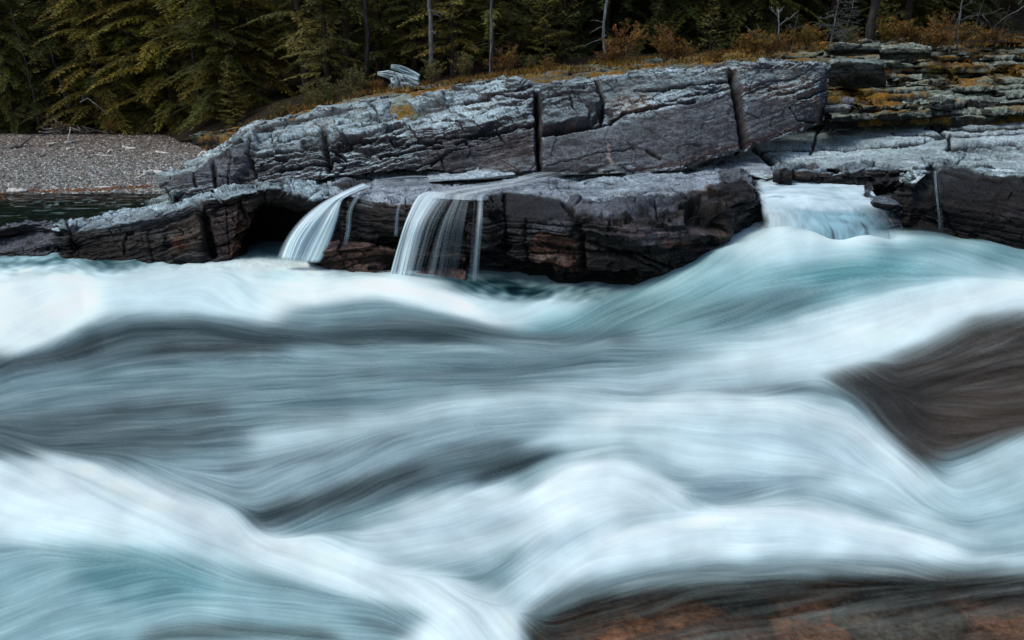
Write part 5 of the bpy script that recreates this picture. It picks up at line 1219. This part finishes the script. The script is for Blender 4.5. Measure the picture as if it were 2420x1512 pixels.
BR = {'r': proto(*bush(1, 1.15, .62, RUSTC, 10, .95), 'shrub_leaf', 'foliage', 'stem'), 'g': proto(*bush(2, .8, .6, GOLD, 10, 1.0), 'shrub_leaf', 'foliage', 'stem'),
      'o': proto(*bush(3, .9, .5, YEL * .45, 9, .9), 'shrub_leaf', 'foliage', 'stem'), 'l': proto(*bush(4, .5, .55, s2l((128, 96, 44)), 10, .8), 'shrub_leaf', 'foliage', 'stem')}
G3 = 'rust and gold bushes along the top of the bank'
for (px, py, d, k, sc, rz, lb) in [
    (1192, 178, 17.8, 'r', .78, .1, 'rust brown bush just right of the slim bare trunk'), (1095, 182, 18.0, 'o', .9, 1.2, 'olive brown bush below the feathery fir'), (1020, 196, 17.8, 'o', .85, 2.0, 'olive tuft bush immediately right of the weathered stump'),
    (1300, 172, 17.6, 'r', .45, 3.0, 'small orange tinted bush in front of the cone shaped young fir'), (1250, 168, 17.9, 'o', .6, 1.0, 'low olive bush left of the cone shaped young fir'),
    (1470, 150, 17.2, 'r', 1.0, .7, 'tallest rust orange bush, alone above the middle of the slab'), (1440, 150, 17.3, 'l', .8, 4.0, 'low amber clump at the foot of the tallest rust bush'),
    (1572, 143, 17.0, 'r', .86, 2.6, 'rust and green bush second from the tallest one'), (1610, 141, 17.0, 'l', 1.0, 2.6, 'low spreading amber bush left of the tiny sapling'),
    (1690, 140, 17.0, 'l', .6, 1.2, 'small dull clump around the tiny sapling'), (1775, 133, 16.8, 'g', .85, 5.0, 'golden brown bush above the right slab joint'), (1815, 128, 16.8, 'l', 1.0, .6, 'low spreading golden bush between slab joint and slab end'),
    (1905, 112, 18.0, 'g', .8, 2.2, 'gold bush at the foot of the dead grey saplings, left side'), (1860, 116, 18.0, 'l', 1.0, 3.2, 'low tawny bush above the right end of the slab'), (2000, 106, 19.4, 'o', .75, 1.7, 'yellow green bush left of the crooked trunk'),
    (2110, 100, 19.6, 'g', .95, .9, 'bright golden bush right of the crooked trunk'), (2170, 104, 19.2, 'l', 1.3, 2.2, 'low golden bush filling the ledge right of the bright one'), (2225, 102, 19.4, 'r', .85, 3.5, 'amber bush under the bare forked branches'),
    (2270, 100, 19.6, 'g', .75, 4.4, 'dull gold bush right of the bare forked branches'), (2205, 112, 18.8, 'l', 1.1, 5.0, 'rusty low bush hanging over the terrace edge'), (2330, 100, 20.5, 'l', 1.0, .4, 'last low rusty bush toward the right edge'),
    (760, 252, 17.4, 'o', .6, .5, 'dry olive bush on the bank left of the stump'), (700, 276, 17.6, 'l', .8, 1.5, 'dry tawny bush at the dark gap in the forest'), (835, 232, 17.4, 'o', .5, 2.5, 'small dry bush just left of the stump'),
    (150, 312, 21.6, 'g', .5, 2.5, 'yellowish low bush at the back edge of the gravel, left'), (270, 312, 21.6, 'g', .6, 1.5, 'yellowish low bush at the back edge of the gravel, right'), (880, 212, 17.8, 'l', .7, .2, 'dry brown tuft behind the left end of the stump')]:
    plant(BR[k], 'bush', tuple(Pd(px, py, d) - [0, 0, .05]), rz, sc * .86, lb, 'bush', G3)

for (px, py, d, sc, rz, lb) in [(735, 262, 17.6, .75, 2.2, 'dull olive bush at the right side of the dark forest gap'), (790, 246, 17.5, .8, 3.4, 'dull olive bush halfway between forest gap and stump'), (668, 284, 18.0, .6, .4, 'small dull bush beside the wide full spruce'), (845, 226, 17.8, .9, 4.4, 'twiggy olive bush behind the bank just left of the stump')]:
    plant(BR['o'], 'bush', tuple(Pd(px, py, d) - [0, 0, .05]), rz, sc, lb, 'bush', G3)
# bare trunks, snags and dead saplings
def snag(px, py, d, H, r0, lean, label, col, branches=14, seed=0, bl=.6, zb=.5, name='dead_tree', up=-.1, sub=0, spots=False):
    r = np.random.default_rng(seed); mt = MB(); kids = []; p = Pd(px, py, d)
    t = np.linspace(0, 1, 16); pts = np.stack([lean * H * t + .03 * np.cumsum(r.normal(size=16)) * H / 6, .02 * np.cumsum(r.normal(size=16)), H * t - .2], 1)
    mt.tube(pts, r0 * (1 - .75 * t) + .003, col, 8, seed, .2)
    for i in range(branches):
        tb = zb / H + (1 - zb / H) * r.random(); b0 = np.array([np.interp(tb, t, pts[:, c]) for c in range(3)]); a = r.choice([0, math.pi]) + r.normal() * .8; L = bl * (1.15 - tb) * (.5 + r.random())
        s = np.linspace(0, 1, 6)[:, None]; D = norm(np.array([math.cos(a), math.sin(a), up + .2 * r.normal()]))
        bp = b0 + D * s * L + np.cumsum(r.normal(size=(6, 3)) * .05 * L, 0) + np.array([0, 0, -.15]) * s ** 2 * L
        mbk = MB(); kids.append(mbk); mbk.tube(bp, np.linspace(r0 * .28, .003, 6), col, 4, i)
        for j in range(sub):
            k = r.integers(1, 5); D2 = norm(D + r.normal(size=3) * .6); l2 = L * .4 * r.random() + .05
            mbk.tube(bp[k] + D2 * np.linspace(0, 1, 3)[:, None] * l2, [.005, .004, .002], col, 3, j)
    e = bpy.data.objects.new(name, None); link(e); e.location = p
    mt.build('trunk', M['bark'], e, True); 
    for q in kids: q.build('branch', M['bark'], e)
    return tag(e, label, 'dead tree')
TG = s2l((104, 106, 108)); TD = s2l((70, 68, 68)); TW = s2l((150, 158, 160))
snag(1018, 152, 18.6, 3.6, .055, .045, 'grey broken snag with peeling side twigs above the mossy bank', TG, 14, 3, .7)
snag(868, 150, 19.2, 4.5, .052, .02, 'straight grey trunk rising behind the left end of the stump', TD, 6, 4, .5)
snag(1162, 180, 17.8, 3.2, .028, .015, 'slim grey pole trunk standing at the edge of the slab', TG, 6, 5, .4)
snag(1422, 132, 19.5, 4.5, .032, .022, 'thin pale spotted trunk left of the tallest rust bush', TW, 8, 6, .4)
snag(1830, 60, 22.5, 4, .05, .0, 'pale straight trunk deep in the shade above the right joint', TG, 6, 7, .5)
snag(1495, 90, 23, 4, .05, .02, 'dim slender trunk far behind the tallest rust bush', TD, 6, 8, .5)
snag(2055, 95, 19.8, 3.5, .10, .04, 'crooked dark trunk among the bright olive fir', TD * .7, 10, 9, .6)
snag(1963, 102, 18.8, 1.55, .018, .02, 'dead grey sapling with level bare twigs, the taller of the pair', TG, 34, 10, .75, .2, sub=3, up=.05)
snag(1990, 102, 18.9, 1.1, .014, .06, 'dead grey sapling, the shorter one of the pair', TG, 22, 11, .5, .2, sub=3, up=.05)
snag(1845, 112, 17.6, .95, .016, -.15, 'small bare forked shrub of pale grey sticks', TW, 8, 12, .7, .05, sub=2, up=.9)
snag(1868, 112, 17.8, .85, .012, .12, 'small bare stick right beside the pale forked shrub', TG, 6, 13, .5, .1, sub=2, up=.9)
snag(2262, 100, 19.4, 1.7, .022, -.03, 'bare forked grey tree rising out of the golden bushes', TG, 16, 14, .9, .4, sub=3, up=.7)
snag(2248, 104, 19.2, .9, .018, .06, 'short pale stick stem under the bare forked tree', TG, 3, 15, .4, .3, up=.6)
snag(2355, 96, 20.4, 1.0, .012, .12, 'small dead twiggy sapling near the right edge', TD, 12, 16, .5, .2, sub=2, up=.4)
snag(2300, 60, 21.5, 1.9, .016, .28, 'thin bare branch slanting through the dark on the right', TD, 8, 17, .6, .3, sub=2, up=-.5)
snag(2450, 70, 20.0, 1.9, .055, -.42, 'leaning grey trunk crossing the upper right corner', TG, 6, 18, .7, .4, up=-.6)
snag(480, 312, 21.6, 4.2, .035, -.012, 'thin pale trunk standing in front of the tall olive spruce', TD, 16, 19, .7, .6)
snag(90, 285, 22.2, 3.0, .028, -.03, 'thin grey trunk within the second spruce from the left', TD, 5, 20, .4)
snag(165, 270, 22.2, 1.8, .016, -.16, 'crooked bare stem leaning left over the drift pile', TG, 4, 21, .4)
snag(575, 300, 18.3, .45, .008, .01, 'tiny bare twig sticking up from the mossy mound', TD, 2, 22, .1)
# bleached bent branch in front of the spruces
_GP = GRID['gravel_bar']; _cx, _cy = chart(_GP)
def gnd(px, py, h=0):
    i = np.argmin((_cx - px) ** 2 + (_cy - py) ** 2); return _GP.reshape(-1, 3)[i] + np.array([0, 0, h])
def stick(name, pts, r0, col, label, cat, group=None, r1=None, n=7, kids=0, seed=0):
    r0 = r0 * 1.5
    m = MB(); Q = np.array([at(p) if p[2] > 5 else gnd(p[0], p[1], r0 * .5) for p in pts]); t = np.linspace(0, len(Q) - 1, len(Q) * 5); Q2 = np.stack([np.interp(t, np.arange(len(Q)), Q[:, c]) for c in range(3)], 1)
    r = np.random.default_rng(seed + 50); Q2 += r.normal(size=Q2.shape) * r0 * .12
    m.tube(Q2, np.linspace(r0, r1 or r0 * .5, len(Q2)) * (1 + .12 * r.normal(size=len(Q2))), col, n, seed, .25)
    for k in range(kids):
        i = r.integers(2, len(Q2) - 2); D = norm(r.normal(size=3) + [0, -.2, .5]); m.tube(Q2[i] + D * np.linspace(0, 1, 4)[:, None] * r0 * 7, np.linspace(r0 * .5, r0 * .15, 4), col, 5, k)
    o = Q2.mean(0); m.V = [v - o for v in m.V]
    ob = m.build(name, M['driftwood'], None, True); ob.location = o
    return tag(ob, label, cat, group)
stick('fallen_branch', [(190, 242, 21.4), (207, 232, 21.3), (225, 246, 21.2), (258, 274, 21.2)], .014, TG, 'bleached bent branch hanging in front of the dark spruces', 'branch', kids=4, seed=1)

# ------------------------------------------------------------------ weathered stump lying on the bank
e = bpy.data.objects.new('driftwood_stump', None); link(e); e.location = Pd(948, 205, 16.6); tag(e, 'big weathered silver grey root stump lying on the mossy bank', 'stump')
E0 = np.array(e.location)
def slab_log(pts, r, seed, flat=.6, n=18, groove=.42):
    Q = np.array([at(p) for p in pts]) - E0; t = np.linspace(0, len(Q) - 1, 40); Q = np.stack([np.interp(t, np.arange(len(Q)), Q[:, c]) for c in range(3)], 1)
    m = MB(); rad = np.interp(np.linspace(0, 1, 40), np.linspace(0, 1, len(r)), r); T = norm(np.gradient(Q, axis=0)); U = norm(np.cross(T, [0, 0, 1.])); Vv = np.cross(U, T)
    a = np.linspace(0, 2 * math.pi, 48, endpoint=False)
    g = 1 - groove * (1 - np.abs(np.sin(a * 4.0 + seed)) ** .35)[None] * 1.3 - groove * .6 * noise3(a[None] * 2.5, np.linspace(0, 3, 40)[:, None], seed) - .12 * noise3(a[None] * 6, np.linspace(0, 1.6, 40)[:, None], seed + 3)
    rr_ = rad[:, None] * g * (1 + .05 * noise3(np.linspace(0, 5, 40)[:, None], a[None], seed))
    V = Q[:, None] + rr_[..., None] * (np.cos(a)[None, :, None] * U[:, None] + flat * np.sin(a)[None, :, None] * Vv[:, None])
    i = np.arange(40 * 48).reshape(40, 48); j = np.roll(i, -1, 1)
    TT = np.concatenate([np.stack([i[:-1], j[:-1], j[1:]], -1).reshape(-1, 3), np.stack([i[:-1], j[1:], i[1:]], -1).reshape(-1, 3), np.stack([j[0], i[0], 0 * i[0] + 1920], -1), np.stack([i[-1], j[-1], 0 * i[0] + 1921], -1)])
    c = s2l((158, 178, 184))[None, None] * (.08 + 1.1 * sstep(.66, .95, g))[..., None] * (1 + .7 * noise3(a[None] * 9, np.linspace(0, 1.2, 40)[:, None], seed + 9))[..., None]
    m.V = [np.concatenate([V.reshape(-1, 3), Q[:1], Q[-1:]])]; m.C = [np.concatenate([c.reshape(-1, 3), [c[0, 0] * .5], [c[-1, 0] * .5]])]; m.T = [TT]; m.n = 1922
    return m
for q, (pts, rs) in enumerate([
    ([(892, 174, 16.5), (915, 176, 16.5), (945, 184, 16.5), (988, 196, 16.5)], [.045, .10, .11, .12]),
    ([(924, 158, 16.7), (945, 162, 16.7), (970, 172, 16.7), (990, 183, 16.7)], [.065, .08, .08, .085]),
    ([(935, 182, 16.35), (955, 186, 16.35), (990, 201, 16.35)], [.04, .07, .06]),
    ([(948, 196, 16.25), (966, 200, 16.25), (984, 208, 16.25)], [.03, .05, .03]),
    ([(925, 186, 16.3), (934, 196, 16.2), (940, 208, 16.2)], [.04, .05, .03]),
    ([(990, 206, 16.3), (1010, 208, 16.3), (1022, 212, 16.3)], [.03, .04, .02])]):
    slab_log(pts, rs, q + 1, .75).build('root_log', M['driftwood'], e, False)
m = MB(); r = np.random.default_rng(5)
for i in range(26):
    s = Pd(940 + r.normal() * 8, 185 + r.normal() * 5, 16.3) - E0; D = norm(np.array([r.normal() * .8, -.4, -.5 - .5 * r.random()])); L = .1 + .22 * r.random()
    m.tube(s + D * np.linspace(0, 1, 5)[:, None] * L + np.cumsum(r.normal(size=(5, 3)) * .018, 0), np.linspace(.022, .005, 5), s2l((132, 144, 150)), 5, i)
m.build('roots', M['driftwood'], e, True)

# ------------------------------------------------------------------ driftwood on the gravel
G4 = 'bleached driftwood scattered on the gravel bar'
for i, (pts, r0, lb) in enumerate([
    ([(-20, 354, .5), (30, 352, .52), (52, 349, .54)], .045, 'long dark weathered plank of driftwood at the left edge of the gravel'), ([(20, 455, .25), (45, 456, .26), (68, 453, .26)], .035, 'tan driftwood stick lying near the pool edge'),
    ([(115, 345, .5), (135, 340, .52)], .03, 'short driftwood stick at the back left of the gravel'), ([(155, 342, .5), (178, 337, .52)], .04, 'stubby pale log below the drift pile'),
    ([(205, 376, .44), (225, 368, .46), (270, 370, .46)], .022, 'long thin curved stick in the middle of the gravel'), ([(255, 362, .48), (262, 355, .5), (266, 358, .5)], .02, 'short crooked stick poking up in the gravel'),
    ([(290, 352, .48), (320, 354, .48)], .028, 'brown stick right of the crooked one'), ([(370, 360, .5), (400, 364, .5)], .018, 'thin white stick near the back of the gravel'),
    ([(488, 320, .56), (512, 326, .55), (536, 329, .55)], .05, 'thickest bleached white log at the foot of the mossy mound'), ([(470, 373, .56), (477, 362, .60), (490, 364, .6), (502, 362, .6), (498, 372, .56)], .026, 'bent white antler shaped branch beside the rocks'),
    ([(545, 325, .62), (552, 333, .58)], .03, 'short pale stub leaning on the grey rocks'), ([(330, 408, .38), (350, 407, .38)], .03, 'pale flat stick close to the rocks'),
    ([(345, 416, .4), (362, 411, .45), (386, 415, .42)], .045, 'flat grey driftwood piece just left of the bright rock edge'), ([(95, 372, .44), (112, 366, .45)], .02, 'little dark stick on the left part of the gravel'),
    ([(225, 445, .26), (262, 443, .27)], .016, 'faint thin stick near the water, centre of the bar'), ([(160, 355, .5), (176, 352, .5)], .03, 'pale stub under the pale log')]):
    stick('driftwood_stick', pts, r0, s2l((206, 204, 198)) * (.25 if 'dark' in lb else 1), lb, 'driftwood', G4, kids=1 if i % 3 == 0 else 0, seed=i)
m = MB()
for i in range(34):
    s = at((150 + r.normal() * 26, 308 + r.normal() * 5, 21.5)); D = norm(np.array([r.normal(), r.normal() * .4, r.normal() * .25 + .1])); L = .25 + .5 * r.random()
    m.tube(s + D * np.linspace(-.5, .5, 5)[:, None] * L, np.linspace(.02, .008, 5), s2l((120, 112, 108)) * (.5 + .6 * r.random()), 4, i)
tag(m.build('drift_pile', M['driftwood']), 'tangle of broken grey branches at the back of the gravel', 'brushwood', kind='stuff')

# pebbles: uncountable
m = MB(); n = 60000
GP = GRID['gravel_bar']; _gx, _gy = chart(GP); gi = np.argwhere((_gx > -250) & (_gx < 620) & (_gy > 316) & (_gy < 458)); wgt = GP[gi[:, 0], gi[:, 1], 1] ** 1.0; gi = gi[r.choice(len(gi), n)]; y2 = GP[gi[:, 0], gi[:, 1]] + r.normal(size=(n, 3)) * [.03, .03, .0]; px, py = chart(y2)
ok = ~((px > 380) & (px > 600 - (py - 318) * 1.5)); y2 = y2[ok]; py = py[ok]; px = px[ok]; n = len(y2)
rad = .013 + .028 * r.random(n) ** 3.0
pal = s2l([(128, 132, 130), (104, 108, 108), (84, 82, 80), (150, 156, 154), (106, 98, 90), (74, 74, 74), (120, 110, 102), (176, 180, 176)]); ci = r.integers(0, 8, n)
c = pal[ci] * (.9 + .8 * r.random((n, 1))); fr = sstep(400, 325, py)[:, None]; c = c * (1 - .3 * fr) * (1 + fr * np.array([[.15, -.03, -.08]]))
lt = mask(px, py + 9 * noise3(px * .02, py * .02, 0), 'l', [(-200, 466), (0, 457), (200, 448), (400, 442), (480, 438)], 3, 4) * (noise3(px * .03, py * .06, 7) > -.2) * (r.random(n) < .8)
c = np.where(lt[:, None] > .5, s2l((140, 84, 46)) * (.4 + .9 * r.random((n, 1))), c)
for k in range(5):
    a0, a1 = k * 1.2566, (k + 1) * 1.2566; ph = r.random(n) * 0
    A = np.stack([np.cos(a0 + ci) * rad * 1.2, np.sin(a0 + ci) * rad, -rad * .1], 1) + y2; Bq = np.stack([np.cos(a1 + ci) * rad * 1.2, np.sin(a1 + ci) * rad, -rad * .1], 1) + y2
    Tq = y2 + np.stack([r.normal(size=n) * 0, 0 * rad, rad * .75], 1)
    m.tris(A, Bq, Tq, c, c, c)
tag(m.build('gravel', M['gravel'], None), 'grey and reddish river pebbles covering the bar', 'gravel', kind='stuff')
# leaf litter and dry grass on the bank
m = MB(); n = 16000
px = r.uniform(560, 2430, n); y0, d0 = front(px); dd = -r.random(n) ** 1.0 * 2.2
def bank(px, f):
    nr = np.interp(px, [570, 640, 775, 900, 1050, 1211, 1300, 1408, 1616, 1730, 1850, 1950, 2419], [14.6, 13.6, 13.0, 12.7, 12.8, 13.3, 13.3, 13.4, 14, 14.2, 14.5, 17.5, 18]); ny = np.interp(px, [570, 640, 775, 900, 1050, 1211, 1300, 1408, 1616, 1730, 1850, 1950, 2419], [318, 288, 260, 238, 219, 188, 192, 184, 170, 158, 150, 130, 130])
    A = Pd(px, ny, nr); Bq = Pd(px, y0, d0); return A * (1 - f[:, None]) + Bq * f[:, None]
f = .25 + .8 * r.random(n) ** .6; q = bank(px, f) + [0, 0, .04]; q[:, 2] += .0
h = (.03 + .09 * r.random(n) ** 2)
cc = s2l([(150, 110, 44), (120, 84, 38), (96, 84, 40), (150, 120, 50)])[r.integers(0, 4, n)] * (.5 + .8 * r.random((n, 1)))
keep = (noise3(px * .012, f * 4, 3) > -.05) & (r.random(n) < np.interp(px, [600, 780, 1000, 1200], [.10, .25, .6, 1])); q, h, cc = q[keep], h[keep], cc[keep]; k = len(q); sd = r.normal(size=(k, 3)) * [1, .5, 0]; sd = norm(sd) * .012
m.tris(q - sd, q + sd, q + np.stack([r.normal(size=k) * .04, r.normal(size=k) * .03, h], 1), cc * .7, cc * .7, cc)
tag(m.build('dry_grass', M['shrub_leaf']), 'short dry golden grass tufts along the top of the bank', 'grass', kind='stuff')
# ------------------------------------------------------------------ camera, sky, sun
cam = bpy.data.cameras.new('camera'); cam.lens = 28; cam.sensor_width = 36; cam.clip_end = 500; cam.clip_start = .05
co = bpy.data.objects.new('camera', cam); co.location = (0, 0, CAMZ); co.rotation_euler = (math.pi / 2 - PITCH, 0, 0)
COL.objects.link(co); scene.camera = co
SUN_EL, SUN_AZ = R(60), R(-100)          # azimuth from +Y towards +X
wd = bpy.data.worlds.new('World'); scene.world = wd; wd.use_nodes = True
nt = wd.node_tree; bg = nt.nodes['Background']
sk = nt.nodes.new('ShaderNodeTexSky'); sk.sky_type = 'NISHITA'; sk.sun_disc = False
sk.sun_elevation = SUN_EL; sk.sun_rotation = SUN_AZ; sk.air_density = 1.3; sk.dust_density = 3.0
nt.links.new(sk.outputs[0], bg.inputs[0]); bg.inputs[1].default_value = 0.13
sl = bpy.data.lights.new('sun', 'SUN'); sl.energy = 1.5; sl.angle = R(22); sl.color = (1, 1, .93)
so = bpy.data.objects.new('sun', sl); COL.objects.link(so)
from mathutils import Vector
sv = Vector((math.sin(SUN_AZ) * math.cos(SUN_EL), math.cos(SUN_AZ) * math.cos(SUN_EL), math.sin(SUN_EL)))
so.rotation_euler = sv.to_track_quat('Z', 'Y').to_euler()
scene.view_settings.view_transform = 'Standard'; scene.view_settings.look = 'None'; scene.view_settings.exposure = 0
scene.cycles.max_bounces = 6; scene.cycles.transparent_max_bounces = 12
scene.cycles.use_denoising = True
